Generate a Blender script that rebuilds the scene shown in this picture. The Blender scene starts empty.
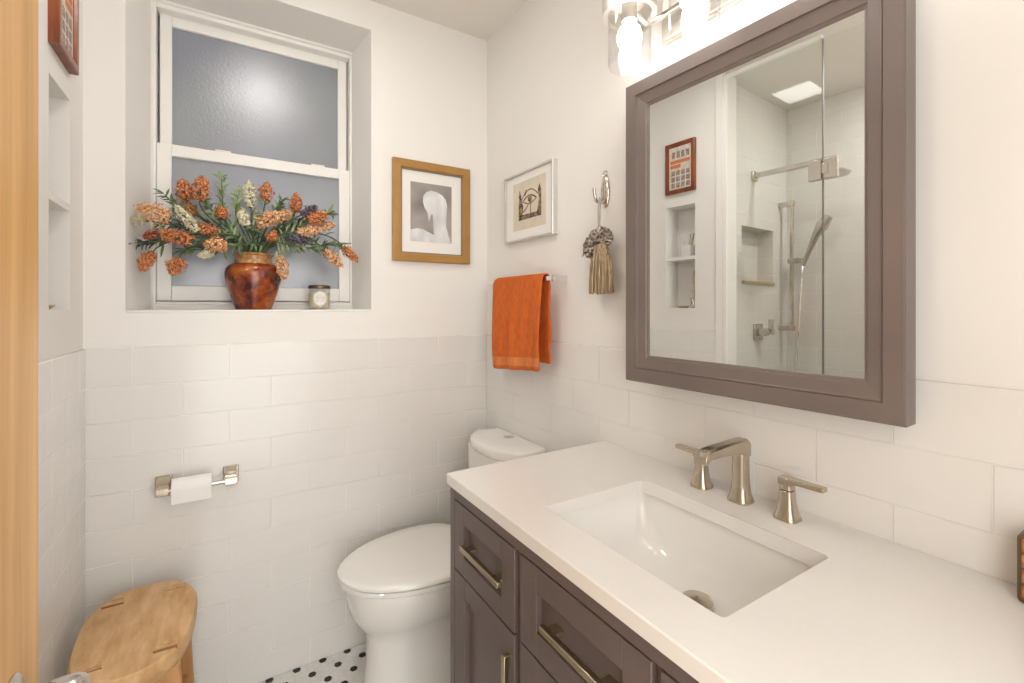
import bpy, math, random
from mathutils import Vector, Matrix
R = math.radians
PI = math.pi
random.seed(7)
sc = bpy.context.scene
col = sc.collection

# ------------------------------------------------------------------ camera, world, lights, exposure
CAM = (0.0, 0.0, 1.27)
cam_d = bpy.data.cameras.new('camera')
cam = bpy.data.objects.new('camera', cam_d)
col.objects.link(cam)
cam_d.sensor_width = 36.0
cam_d.lens = 466.0 / 1024.0 * 36.0
cam_d.shift_y = -(341.5 - 306.5) / 1024.0
cam_d.clip_start = 0.02
cam.location = CAM
cam.rotation_euler = (R(90), 0, -math.atan(290.5 / 466.0))
sc.camera = cam

w = bpy.data.worlds.new('world')
sc.world = w
w.use_nodes = True
w.node_tree.nodes['Background'].inputs[0].default_value = (1.0, 0.985, 0.965, 1)
w.node_tree.nodes['Background'].inputs[1].default_value = 4.2
WARM = (1.0, 0.90, 0.80)
sc.view_settings.view_transform = 'Standard'
sc.view_settings.look = 'None'
sc.view_settings.gamma = 1.0
sc.view_settings.use_curve_mapping = False
sc.view_settings.exposure = 0.14
BULB = 10.0          # emission strength of the vanity bulbs
PANEL = 32.0         # square ceiling light

# ------------------------------------------------------------------ materials
def mat(name, color=(.8, .8, .8), rough=.5, metal=0.0, spec=.5, emit=None, es=0, coat=0, trans=0, sheen=0):
    m = bpy.data.materials.new(name); m.use_nodes = True
    b = m.node_tree.nodes['Principled BSDF']
    b.inputs['Base Color'].default_value = (*color, 1)
    b.inputs['Roughness'].default_value = rough
    b.inputs['Metallic'].default_value = metal
    b.inputs['Specular IOR Level'].default_value = spec
    b.inputs['Coat Weight'].default_value = coat
    b.inputs['Transmission Weight'].default_value = trans
    b.inputs['Sheen Weight'].default_value = sheen
    if emit:
        b.inputs['Emission Color'].default_value = (*emit, 1)
        b.inputs['Emission Strength'].default_value = es
    return m

def nodes(m): return m.node_tree.nodes, m.node_tree.links, m.node_tree.nodes['Principled BSDF']

def add_noise(m, c1, c2, scale=(5, 5, 5), detail=4, lo=.35, hi=.65, bump=0, dist=.002, coord='Object', rough_noise=.5):
    n, l, b = nodes(m)
    tc = n.new('ShaderNodeTexCoord'); mp = n.new('ShaderNodeMapping'); mp.inputs['Scale'].default_value = scale
    nz = n.new('ShaderNodeTexNoise'); nz.inputs['Scale'].default_value = 1; nz.inputs['Detail'].default_value = detail
    nz.inputs['Roughness'].default_value = rough_noise
    cr = n.new('ShaderNodeValToRGB')
    cr.color_ramp.elements[0].position = lo; cr.color_ramp.elements[0].color = (*c1, 1)
    cr.color_ramp.elements[1].position = hi; cr.color_ramp.elements[1].color = (*c2, 1)
    l.new(tc.outputs[coord], mp.inputs[0]); l.new(mp.outputs[0], nz.inputs['Vector'])
    l.new(nz.outputs[0], cr.inputs[0]); l.new(cr.outputs[0], b.inputs['Base Color'])
    if bump:
        bp = n.new('ShaderNodeBump'); bp.inputs['Strength'].default_value = bump; bp.inputs['Distance'].default_value = dist
        l.new(nz.outputs[0], bp.inputs['Height']); l.new(bp.outputs[0], b.inputs['Normal'])
    return m

def paint_mat(name, color, rough=.55, bump=.08):
    m = mat(name, color, rough)
    n, l, b = nodes(m)
    nz = n.new('ShaderNodeTexNoise'); nz.inputs['Scale'].default_value = 120
    tc = n.new('ShaderNodeTexCoord'); l.new(tc.outputs['Object'], nz.inputs['Vector'])
    bp = n.new('ShaderNodeBump'); bp.inputs['Strength'].default_value = bump; bp.inputs['Distance'].default_value = .001
    l.new(nz.outputs[0], bp.inputs['Height']); l.new(bp.outputs[0], b.inputs['Normal'])
    return m

TW, TH = .2455, .104
def tile_mat(name, axis, uoff, clampv=None, mort=(.96, .945, .91)):
    m = mat(name, (.8, .78, .74), .18, spec=.45)
    n, l, b = nodes(m)
    g = n.new('ShaderNodeNewGeometry'); sp = n.new('ShaderNodeSeparateXYZ'); l.new(g.outputs['Position'], sp.inputs[0])
    a1 = n.new('ShaderNodeMath'); a1.operation = 'ADD'; a1.inputs[1].default_value = uoff + 20 * TW
    l.new(sp.outputs[axis], a1.inputs[0])
    a2 = n.new('ShaderNodeMath'); a2.operation = 'ADD'; a2.inputs[1].default_value = .0075
    l.new(sp.outputs[2], a2.inputs[0]); v = a2
    if clampv:
        a3 = n.new('ShaderNodeMath'); a3.operation = 'MINIMUM'; a3.inputs[1].default_value = clampv
        l.new(a2.outputs[0], a3.inputs[0]); v = a3
    cb = n.new('ShaderNodeCombineXYZ'); l.new(a1.outputs[0], cb.inputs[0]); l.new(v.outputs[0], cb.inputs[1])
    br = n.new('ShaderNodeTexBrick'); br.offset = .5; br.offset_frequency = 2; br.squash = 1
    br.inputs['Scale'].default_value = 1; br.inputs['Mortar Size'].default_value = .0016
    br.inputs['Mortar Smooth'].default_value = .3; br.inputs['Bias'].default_value = 0
    br.inputs['Brick Width'].default_value = TW; br.inputs['Row Height'].default_value = TH
    br.inputs['Color1'].default_value = (.785, .765, .73, 1); br.inputs['Color2'].default_value = (.79, .77, .735, 1)
    br.inputs['Mortar'].default_value = (*mort, 1)
    l.new(cb.outputs[0], br.inputs['Vector']); l.new(br.outputs['Color'], b.inputs['Base Color'])
    nz = n.new('ShaderNodeTexNoise'); nz.inputs['Scale'].default_value = 9; nz.inputs['Detail'].default_value = 2
    l.new(g.outputs['Position'], nz.inputs['Vector'])
    b1 = n.new('ShaderNodeBump'); b1.inputs['Strength'].default_value = .25; b1.inputs['Distance'].default_value = .006
    l.new(nz.outputs[0], b1.inputs['Height'])
    b2 = n.new('ShaderNodeBump'); b2.invert = True; b2.inputs['Strength'].default_value = .8; b2.inputs['Distance'].default_value = .0022
    l.new(br.outputs['Fac'], b2.inputs['Height']); l.new(b1.outputs[0], b2.inputs['Normal']); l.new(b2.outputs[0], b.inputs['Normal'])
    return m

def thin_glass(name, tint=(1, 1, 1), refl=.9, ior=1.45):
    m = bpy.data.materials.new(name); m.use_nodes = True
    n, l = m.node_tree.nodes, m.node_tree.links
    n.remove(n['Principled BSDF']); out = n['Material Output']
    t = n.new('ShaderNodeBsdfTransparent'); t.inputs[0].default_value = (*tint, 1)
    g = n.new('ShaderNodeBsdfGlossy'); g.inputs[0].default_value = (refl, refl, refl, 1); g.inputs['Roughness'].default_value = .01
    lw = n.new('ShaderNodeLayerWeight'); lw.inputs[0].default_value = .5
    pw = n.new('ShaderNodeMath'); pw.operation = 'POWER'; pw.inputs[1].default_value = 4.5; l.new(lw.outputs['Facing'], pw.inputs[0])
    f = n.new('ShaderNodeMath'); f.operation = 'MULTIPLY_ADD'; f.inputs[1].default_value = .75; f.inputs[2].default_value = .025; l.new(pw.outputs[0], f.inputs[0])
    mx = n.new('ShaderNodeMixShader'); l.new(f.outputs[0], mx.inputs[0]); l.new(t.outputs[0], mx.inputs[1]); l.new(g.outputs[0], mx.inputs[2])
    l.new(mx.outputs[0], out.inputs[0])
    return m

M = {}
M['wall'] = paint_mat('wall_paint', (.83, .808, .772), .6)
M['ceiling'] = paint_mat('ceiling_paint', (.80, .76, .70), .7)
M['trim'] = mat('white_trim_paint', (.87, .85, .81), .35)
M['tileB'] = tile_mat('tile_back', 0, -.0206 + TW / 2, 1.135)
M['tileR'] = tile_mat('tile_right', 1, -1.194, 1.135, (.83, .805, .765))
M['tileL'] = tile_mat('tile_left', 1, -1.60, 1.135)
M['tileSB'] = tile_mat('tile_shower_back', 1, -1.2)
M['tileSE'] = tile_mat('tile_shower_end', 0, .9)
M['grout'] = mat('floor_grout', (.62, .60, .56), .8)
M['hexw'] = add_noise(mat('white_hexagon_tile', (.8, .79, .76), .25), (.76, .75, .72), (.84, .83, .80), (30, 30, 30))
M['hexb'] = mat('black_hexagon_tile', (.02, .014, .012), .2)
M['nickel'] = mat('brushed_nickel', (.56, .49, .40), .27, 1)
M['nickel2'] = mat('satin_nickel', (.63, .59, .54), .25, 1)
M['nickel3'] = mat('frosted_nickel', (.80, .77, .72), .5, 1)
M['chrome'] = mat('polished_chrome', (.75, .74, .73), .08, 1)
M['brass'] = mat('aged_brass', (.50, .43, .30), .28, 1)
M['brass_dark'] = mat('dark_bronze', (.13, .10, .06), .35, 1)
M['quartz'] = add_noise(mat('white_quartz', (.82, .79, .74), .16), (.80, .78, .748), (.81, .79, .757), (90, 90, 90))
M['porcelain'] = mat('white_porcelain', (.86, .845, .815), .08, coat=.3)
M['vanity'] = add_noise(mat('taupe_cabinet_paint', (.19, .14, .125), .33), (.115, .088, .083), (.135, .103, .096), (4, 4, 4))
M['vanity_dark'] = mat('dark_backing', (.03, .022, .02), .7)
M['frame'] = add_noise(mat('taupe_mirror_frame', (.19, .145, .125), .4), (.150, .117, .104), (.175, .137, .121), (5, 5, 5))
M['mirror'] = mat('mirror_silver', (.93, .94, .93), .0, 1)
M['glass_clear'] = thin_glass('clear_lamp_glass', (.97, .97, .97))
M['glass_shower'] = thin_glass('shower_glass_green', (.982, .990, .982))
M['glass_door'] = thin_glass('shower_glass_pale', (.985, .99, .985))
M['bulb'] = mat('bulb_glow', (1, 1, 1), .5, emit=(1, .94, .87), es=BULB)
M['shower_fill'] = mat('shower_fill_glow', (1, 1, 1), .5, emit=(1, .97, .93), es=170)  # emission of the fill light added inside the shower
M['panel'] = mat('panel_glow', (1, 1, 1), .5, emit=(1, .97, .93), es=PANEL)

wg = mat('obscure_glass', (.25, .26, .31), .315, spec=1.0); wg.node_tree.nodes['Principled BSDF'].inputs['IOR'].default_value = 1.75
add_noise(wg, (.175, .19, .25), (.235, .26, .275), (3, 3, 3), 1, .3, .7)
n, l, b = nodes(wg)
tc = n.new('ShaderNodeTexCoord'); vz = n.new('ShaderNodeTexNoise'); vz.inputs['Scale'].default_value = 170; vz.inputs['Detail'].default_value = 1
l.new(tc.outputs['Object'], vz.inputs['Vector'])
bp = n.new('ShaderNodeBump'); bp.inputs['Strength'].default_value = .25; bp.inputs['Distance'].default_value = .002
l.new(vz.outputs[0], bp.inputs['Height']); l.new(bp.outputs[0], b.inputs['Normal'])
M['obscure'] = wg

def wood(name, c1, c2, scale, rough=.45, bump=.15, dist=.001):
    return add_noise(mat(name, c1, rough), c1, c2, scale, 6, .32, .68, bump, dist, rough_noise=.6)
M['door_wood'] = wood('honey_fir_door', (.55, .29, .09), (.76, .46, .18), (38, 38, 1.3), .4, .1, .001)
M['stool_wood'] = wood('worn_elm_wood', (.52, .29, .115), (.72, .48, .26), (30, 8, 30), .6, .7, .004)
M['stool_end'] = wood('worn_elm_end_grain', (.46, .24, .09), (.70, .46, .25), (60, 60, 60), .6, .5, .003)
M['stool_leg'] = wood('worn_elm_leg', (.42, .20, .065), (.60, .33, .13), (30, 30, 3), .5, .3, .002)
M['crack'] = mat('dark_wood_joint', (.30, .145, .055), .8)
M['gold_wood'] = wood('gold_brown_frame', (.36, .185, .045), (.42, .23, .065), (14, 14, 14), .35, .1)
M['red_wood'] = wood('red_cherry_frame', (.13, .028, .010), (.30, .075, .022), (30, 30, 6), .3)
M['silver_frame'] = mat('white_silver_frame', (.66, .64, .60), .28, .6)
M['mat_white'] = mat('mat_board', (.84, .82, .78), .7)
M['bevel_dark'] = mat('inner_grey_lip', (.22, .2, .19), .5)
M['photo_bg'] = add_noise(mat('grey_photo_ground', (.3, .27, .26), .4), (.19, .165, .16), (.46, .42, .40), (5, 5, 6), 2, .3, .7)
M['feather'] = add_noise(mat('white_feathers', (.75, .75, .74), .6), (.48, .49, .53), (.84, .83, .81), (14, 14, 9), 2, .3, .7)
M['papyrus'] = add_noise(mat('papyrus', (.66, .56, .42), .7), (.66, .58, .45), (.73, .66, .54), (40, 12, 12), 4)
M['ink'] = add_noise(mat('brown_ink', (.12, .08, .05), .6), (.07, .055, .045), (.34, .22, .13), (60, 60, 60), 3, .42, .62)
M['paper'] = add_noise(mat('poster_paper', (.66, .58, .48), .6), (.60, .51, .42), (.74, .68, .60), (60, 60, 60))
M['orange_ink'] = mat('orange_ink', (.62, .2, .07), .6)
M['grey_ink'] = add_noise(mat('grey_ink', (.3, .25, .22), .6), (.16, .12, .11), (.46, .36, .30), (200, 200, 200), 2, .4, .6)
M['towel'] = add_noise(mat('orange_terry', (.62, .12, .02), .95), (.55, .105, .012), (.67, .15, .022), (70, 70, 40), 4, .3, .7, .35, .002)
M['towel2'] = add_noise(mat('orange_terry_band', (.72, .2, .06), .95), (.60, .15, .03), (.78, .27, .09), (20, 160, 20), 3, .3, .7, .8, .003)
M['tissue'] = paint_mat('toilet_paper', (.86, .845, .82), .9, .3)
M['pewter'] = add_noise(mat('antique_pewter', (.34, .30, .27), .38, .75), (.06, .045, .035), (.50, .43, .37), (130, 130, 130), 3, .36, .62, .9, .003)
M['silver'] = mat('tarnished_silver', (.66, .60, .54), .16, 1)
M['cord'] = add_noise(mat('grey_cord', (.42, .37, .31), .8), (.3, .26, .22), (.58, .53, .46), (50, 50, 700))
M['tassel'] = add_noise(mat('gold_tassel_thread', (.40, .29, .16), .6), (.15, .10, .05), (.56, .42, .25), (420, 420, 10), 3, .36, .62, .6, .002)

def vase_mat():
    m = mat('amber_glaze', (.35, .08, .02), .24, coat=.25)
    n, l, b = nodes(m)
    tc = n.new('ShaderNodeTexCoord')
    a = n.new('ShaderNodeTexNoise'); a.inputs['Scale'].default_value = 14; a.inputs['Detail'].default_value = 5; a.inputs['Roughness'].default_value = .62
    l.new(tc.outputs['Object'], a.inputs['Vector'])
    cr = n.new('ShaderNodeValToRGB'); e = cr.color_ramp.elements
    e[0].position = .40; e[0].color = (.05, .010, .006, 1); e[1].position = .74; e[1].color = (.50, .20, .045, 1)
    k = e.new(.50); k.color = (.20, .030, .007, 1); k = e.new(.60); k.color = (.34, .075, .010, 1)
    l.new(a.outputs[0], cr.inputs[0]); l.new(cr.outputs[0], b.inputs['Base Color'])
    return m
M['vase'] = vase_mat()
M['vase_neck'] = add_noise(mat('tan_glaze', (.42, .22, .07), .25, coat=.3), (.36, .15, .04), (.55, .31, .12), (60, 60, 60))
M['stem'] = mat('stem_green', (.085, .12, .045), .5)
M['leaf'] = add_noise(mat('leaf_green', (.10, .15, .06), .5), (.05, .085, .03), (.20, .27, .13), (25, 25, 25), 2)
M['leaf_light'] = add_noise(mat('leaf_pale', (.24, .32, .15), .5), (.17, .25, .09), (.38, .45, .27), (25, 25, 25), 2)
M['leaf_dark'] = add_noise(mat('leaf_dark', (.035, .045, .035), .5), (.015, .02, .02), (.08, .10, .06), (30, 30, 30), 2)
M['bl_orange'] = add_noise(mat('blossom_orange', (.6, .17, .05), .7), (.42, .075, .010), (.88, .46, .19), (150, 150, 150), 2, .40, .66)
M['bl_peach'] = add_noise(mat('blossom_peach', (.75, .35, .2), .7), (.62, .20, .035), (.92, .68, .44), (150, 150, 150), 2, .38, .62)
M['bl_rust'] = add_noise(mat('blossom_rust', (.4, .07, .03), .7), (.22, .03, .015), (.60, .14, .05), (150, 150, 150), 2, .38, .62)
M['bl_cream'] = add_noise(mat('blossom_cream', (.76, .68, .48), .7), (.62, .56, .34), (.86, .81, .64), (150, 150, 150), 2, .38, .62)
M['bl_plum'] = add_noise(mat('blossom_plum', (.08, .06, .1), .6), (.035, .028, .05), (.20, .17, .24), (150, 150, 150), 2, .38, .62)
M['wax'] = mat('amber_candle_wax', (.68, .60, .42), .5)
M['label'] = mat('cream_label', (.80, .78, .72), .6)
M['label_ink'] = mat('label_grey_print', (.45, .43, .40), .6)
M['mosaic'] = add_noise(mat('copper_mosaic', (.5, .2, .06), .3), (.24, .085, .025), (.50, .22, .07), (70, 70, 70), 2)
M['mosaic_edge'] = mat('dark_wood_box', (.13, .075, .035), .5)
M['white_ceramic'] = mat('white_ceramic', (.8, .79, .77), .3)
M['wicker'] = add_noise(mat('tan_wicker', (.5, .38, .24), .7), (.34, .25, .14), (.66, .54, .37), (180, 180, 180), 2, bump=.8, dist=.003)
M['stone'] = mat('tan_stone_sill', (.52, .40, .25), .4)
M['black'] = mat('black_hole', (.015, .015, .015), .6)

# ------------------------------------------------------------------ mesh helper
class MB:
    def __init__(s): s.v = []; s.f = []; s.m = []; s.k = 0
    def mat(s, k): s.k = k; return s
    def face(s, idx): s.f.append(tuple(idx)); s.m.append(s.k)
    def add(s, vs, fs):
        o = len(s.v); s.v += [Vector(p) for p in vs]
        for f in fs: s.face([i + o for i in f])
        return s
    def box(s, x0, x1, y0, y1, z0, z1, T=None):
        vs = [(x, y, z) for z in (z0, z1) for x, y in ((x0, y0), (x1, y0), (x1, y1), (x0, y1))]
        if T: vs = [T @ Vector(p) for p in vs]
        return s.add(vs, [(3, 2, 1, 0), (4, 5, 6, 7), (0, 1, 5, 4), (1, 2, 6, 5), (2, 3, 7, 6), (3, 0, 4, 7)])
    def loft(s, rings, cap0=True, cap1=True, closed=False):
        n = len(rings[0]); o = len(s.v)
        for r in rings: s.v += [Vector(p) for p in r]
        L = len(rings)
        for i in range(L - 1 if not closed else L):
            a = o + i * n; b = o + ((i + 1) % L) * n
            for j in range(n):
                s.face((a + j, a + (j + 1) % n, b + (j + 1) % n, b + j))
        if not closed:
            if cap0: s.face([o + j for j in reversed(range(n))])
            if cap1: s.face([o + (L - 1) * n + j for j in range(n)])
        return s
    def lathe(s, prof, c=(0, 0, 0), seg=32, axis='Z', cap0=False, cap1=False, sq=None):
        rings = []
        for r, h in prof:
            ring = []
            for k in range(seg):
                a = 2 * PI * k / seg; x, y = r * math.cos(a), r * math.sin(a)
                p = {'Z': (x, y, h), 'X': (h, x, y), 'Y': (y, h, x)}[axis]
                ring.append(Vector(p) + Vector(c))
            rings.append(ring)
        return s.loft(rings, cap0, cap1)
    def tube(s, pts, r, seg=8, cap=True):
        pts = [Vector(p) for p in pts]; rings = []
        up = Vector((0, 0, 1))
        for i, p in enumerate(pts):
            d = (pts[min(i + 1, len(pts) - 1)] - pts[max(i - 1, 0)]).normalized()
            q = up if abs(d.dot(up)) < .95 else Vector((1, 0, 0))
            a = d.cross(q).normalized(); b2 = d.cross(a).normalized()
            rr = r[i] if isinstance(r, (list, tuple)) else r
            rings.append([p + a * rr * math.cos(2 * PI * k / seg) + b2 * rr * math.sin(2 * PI * k / seg) for k in range(seg)])
        return s.loft(rings, cap, cap)
    def ball(s, c, r, seg=10, rings=6, sc3=(1, 1, 1), T=None):
        rs = []
        for i in range(rings + 1):
            t = -PI / 2 + PI * i / rings; t = max(-PI / 2 + .03, min(PI / 2 - .03, t))
            rs.append([Vector((r * sc3[0] * math.cos(t) * math.cos(2 * PI * k / seg), r * sc3[1] * math.cos(t) * math.sin(2 * PI * k / seg), r * sc3[2] * math.sin(t))) for k in range(seg)])
        if T: rs = [[T @ p for p in q] for q in rs]
        rs = [[p + Vector(c) for p in q] for q in rs]
        return s.loft(rs)
    def build(s, name, mats, parent=None, smooth=False, bevel=0, kind=None, local=False, sub=0, seg=2, sharp=40):
        off = Vector((0, 0, 0))
        if parent and not local:
            q = parent
            while q: off += Vector(q.location); q = q.parent
        me = bpy.data.meshes.new(name)
        me.from_pydata([tuple(p - off) for p in s.v], [], s.f); me.update()
        for mm in (mats if isinstance(mats, (list, tuple)) else [mats]): me.materials.append(mm)
        me.polygons.foreach_set('material_index', s.m)
        o = bpy.data.objects.new(name, me); col.objects.link(o)
        if parent: o.parent = parent
        if bevel:
            bm = o.modifiers.new('bevel', 'BEVEL'); bm.width = bevel; bm.segments = seg; bm.limit_method = 'ANGLE'; bm.angle_limit = R(35)
            bm.harden_normals = False
        if sub:
            sm = o.modifiers.new('subd', 'SUBSURF'); sm.levels = sub; sm.render_levels = sub
        if smooth or bevel:
            me.polygons.foreach_set('use_smooth', [True] * len(me.polygons))
            try: me.set_sharp_from_angle(angle=R(sharp))
            except Exception: pass
        if kind: o['kind'] = kind
        return o

def tag(o, label, cat, group=None, kind=None):
    o['label'] = label; o['category'] = cat
    if group: o['group'] = group
    if kind: o['kind'] = kind
    return o
def thing(name, loc, label, cat, group=None, rot=None):
    o = bpy.data.objects.new(name, None); col.objects.link(o); o.location = loc
    o.empty_display_size = .05
    if rot: o.rotation_euler = rot
    return tag(o, label, cat, group)
def lerp(a, b, t): return a + (b - a) * t
def rrect(x0, x1, y0, y1, r, z, n=5):
    pts = []
    for cx, cy, a0 in ((x1 - r, y1 - r, 0), (x0 + r, y1 - r, 90), (x0 + r, y0 + r, 180), (x1 - r, y0 + r, 270)):
        for k in range(n + 1):
            a = R(a0 + 90 * k / n); pts.append((cx + r * math.cos(a), cy + r * math.sin(a), z))
    return pts

# ------------------------------------------------------------------ the setting
XL, XR, YB, ZC = -.339, .989, 1.793, 2.435
XT, YT = .982, 1.786        # tile faces
YF = -.14                   # wall behind the camera
SX, SY0, SY1 = -1.09, .22, 1.36   # shower stall

# floor of hexagon tiles
def hexfloor():
    mb = MB(); mb.mat(0).box(-1.3, 1.06, -1.3, 1.9, -.06, -.0015)
    wdt = .0246; g = .0012; r = (wdt - g) / math.sqrt(3)
    cxs = wdt * math.sqrt(3) / 2
    i0 = int((XL - .138) / cxs) - 1; i1 = int((XR - .138) / cxs) + 1
    j1 = 2; j0 = -int((YB - YF) / wdt) - 2
    for i in range(i0, i1 + 1):
        for j in range(j0, j1):
            x = .138 + i * cxs; y = 1.779 + j * wdt + (wdt / 2 if i % 2 else 0)
            if not (XL - .01 < x < XR and YF < y < YB + .01): continue
            blk = (i % 4 == 0 and j % 4 == 0) or (i % 4 == 2 and j % 4 == 2)
            vs = [(x + r * math.cos(R(60 * k)), y + r * math.sin(R(60 * k)), 0) for k in range(6)]
            mb.mat(2 if blk else 1).add(vs, [(0, 1, 2, 3, 4, 5)])
    return mb.build('floor', [M['grout'], M['hexw'], M['hexb']], kind='structure')
hexfloor()

MB().box(-1.3, 1.1, -1.3, 2.2, ZC, ZC + .06).build('ceiling', M['ceiling'], kind='structure')

# back wall with a splayed window recess
WX0, WX1, WZ0, WZ1 = -.244, .485, 1.258, 2.325
IX0, IX1, IZ1, YW = -.200, .453, 2.305, 1.958
mb = MB()
mb.box(-.5, WX0, YB, 2.05, -.05, ZC); mb.box(WX1, 1.1, YB, 2.05, -.05, ZC)
mb.box(WX0, WX1, YB, 2.05, -.05, WZ0); mb.box(WX0, WX1, YB, 2.05, WZ1, ZC)
# splayed reveals
mb.add([(WX0, YB, WZ0), (WX0, YB, WZ1), (IX0, YW, IZ1), (IX0, YW, WZ0), (WX0, YW + .05, WZ0), (WX0, YW + .05, WZ1), (IX0, YW + .05, IZ1), (IX0, YW + .05, WZ0)],
       [(0, 1, 2, 3), (3, 2, 6, 7), (4, 7, 6, 5), (1, 5, 6, 2), (0, 3, 7, 4)])
mb.add([(WX1, YB, WZ0), (WX1, YB, WZ1), (IX1, YW, IZ1), (IX1, YW, WZ0), (WX1, YW + .05, WZ0), (WX1, YW + .05, WZ1), (IX1, YW + .05, IZ1), (IX1, YW + .05, WZ0)],
       [(3, 2, 1, 0), (7, 6, 2, 3), (5, 6, 7, 4), (2, 6, 5, 1), (4, 7, 3, 0)])
mb.add([(WX0, YB, WZ1), (WX1, YB, WZ1), (IX1, YW, IZ1), (IX0, YW, IZ1), (IX0, YW + .05, IZ1), (IX1, YW + .05, IZ1)],
       [(0, 1, 2, 3), (3, 2, 5, 4)])
mb.build('wall_back', M['wall'], kind='structure')
MB().box(XL, XR, YT, YB + .02, 0, 1.148).build('wall_back_tile', M['tileB'], kind='structure', bevel=.003)
MB().box(WX0 + .001, WX1 - .001, YB - .002, YW + .01, WZ0 - .007, WZ0 + .001).build('trim_sill', M['trim'], kind='structure', bevel=.003)

# window: frame, two sashes, obscured panes
MB().box(WX0, WX1, 2.05, 2.07, WZ0 - .05, WZ1).build('wall_outer', M['wall'], kind='structure')
def window():
    root = bpy.data.objects.new('window_1', None); col.objects.link(root); root.location = (.12, YW, WZ0); root['kind'] = 'structure'
    f = MB()
    # stepped frame: rails around the sashes
    def ring(x0, x1, z0, z1, t, y0, y1, mbx, tb=None, tt=None):
        tb = t if tb is None else tb; tt = t if tt is None else tt
        mbx.box(x0, x0 + t, y0, y1, z0, z1); mbx.box(x1 - t, x1, y0, y1, z0, z1)
        mbx.box(x0 + t, x1 - t, y0, y1, z0, z0 + tb); mbx.box(x0 + t, x1 - t, y0, y1, z1 - tt, z1)
    ring(-.215, .473, 1.25, 2.32, .018, 1.957, 2.04, f, .028, .024)
    ring(-.199, .457, 1.26, 2.30, .012, 1.966, 2.04, f, .027, .018)
    f.build('window_frame', M['trim'], root, bevel=.003)
    lo = MB(); ring(-.1865, .4455, 1.290, 1.8270, .041, 1.974, 1.998, lo, .052, .040)
    for x in (-.02, .30): lo.box(x, x + .05, 1.976, 1.995, 1.8270, 1.8335)
    s = lo.build('lower_sash', M['trim'], root, bevel=.0025)
    MB().add([(-.1455, 1.987, 1.342), (.4045, 1.987, 1.342), (.4045, 1.987, 1.7870), (-.1455, 1.987, 1.7870)], [(0, 1, 2, 3)]).build('pane', M['obscure'], s)
    up = MB(); ring(-.1805, .4405, 1.80, 2.286, .034, 2.003, 2.026, up, .030, .040)
    s = up.build('upper_sash', M['trim'], root, bevel=.0025)
    MB().add([(-.1465, 2.014, 1.83), (.4065, 2.014, 1.83), (.4065, 2.014, 2.246), (-.1465, 2.014, 2.246)], [(0, 1, 2, 3)]).build('pane', M['obscure'], s)
    for x in (-.192, .446):
        MB().box(x, x + .004, 1.972, 1.99, 1.315, 2.27).build('weather_strip', M['silver_frame'], root)
window()
# right wall with tile wainscot
MB().box(XR, XR + .1, -1.3, YB + .1, -.05, ZC).build('wall_right', M['wall'], kind='structure')
MB().box(XT, XR + .02, YF, YT, 0, 1.148).build('wall_right_tile', M['tileR'], kind='structure', bevel=.003)

# left wall with two niches, end trim and the shower beyond
NY0, NY1, NZ0, NZ1, NZ2, NZ3, ND = 1.481, 1.66, 1.262, 1.520, 1.538, 1.812, .11
mb = MB()
xb = XL - .12
mb.box(xb, XL, SY1, NY0, -.05, ZC); mb.box(xb, XL, NY1, YB + .05, -.05, ZC)
mb.box(xb, XL, NY0, NY1, -.05, NZ0); mb.box(xb, XL, NY0, NY1, NZ1, NZ2); mb.box(xb, XL, NY0, NY1, NZ3, ZC)
mb.box(xb - .02, XL - ND, NY0 - .02, NY1 + .02, NZ0 - .02, NZ3 + .02)
mb.build('wall_left', M['wall'], kind='structure')
MB().box(XL - .01, XL + .007, SY1, YT, 0, 1.148).build('wall_left_tile', M['tileL'], kind='structure', bevel=.003)
MB().box(XL - .12, XL + .008, 1.322, 1.362, 0, ZC).build('trim_shower', M['trim'], kind='structure', bevel=.004)
# shower walls
nx0, nx1, nz0, nz1 = -.925, -.577, 1.392, 1.703
mb = MB()
mb.box(SX - .1, nx0, SY1, SY1 + .12, 0, ZC); mb.box(nx1, xb, SY1, SY1 + .12, 0, ZC)
mb.box(nx0, nx1, SY1, SY1 + .12, 0, nz0); mb.box(nx0, nx1, SY1, SY1 + .12, nz1, ZC)
mb.box(nx0 - .02, nx1 + .02, SY1 + .09, SY1 + .13, nz0 - .02, nz1 + .02)
mb.build('wall_shower_end', M['tileSE'], kind='structure')
MB().box(nx0, nx1, SY1 - .012, SY1 + .09, nz0, nz0 + .016).build('trim_shower_niche', M['stone'], kind='structure', bevel=.002)
MB().box(SX - .1, SX, SY0, SY1 + .12, 0, 2.35).build('wall_shower_back_tile', M['tileSB'], kind='structure')
MB().box(SX - .1, SX - .008, SY0, SY1 + .12, 2.35, ZC).build('wall_shower_back', M['wall'], kind='structure')
MB().box(SX - .1, XL, SY0 - .1, SY0, 0, ZC).build('wall_shower_near', M['tileSE'], kind='structure')
MB().box(SX, XL - .12, SY0, SY1, 0, .03).build('floor_shower', M['hexw'], kind='structure')
MB().box(XL - .12, XL + .008, SY0, 1.322, 0, .11).build('trim_shower_curb', M['quartz'], kind='structure', bevel=.004)
# wall behind the camera with the doorway
mb = MB(); mb.box(-.5, -.215, YF - .1, YF, 0, ZC); mb.box(.62, 1.1, YF - .1, YF, 0, ZC); mb.box(-.215, .62, YF - .1, YF, 2.06, ZC)
mb.build('wall_front', M['wall'], kind='structure')
MB().box(-.42, XL, YF, SY0 - .1, 0, ZC).build('wall_left_near', M['wall'], kind='structure')

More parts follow.
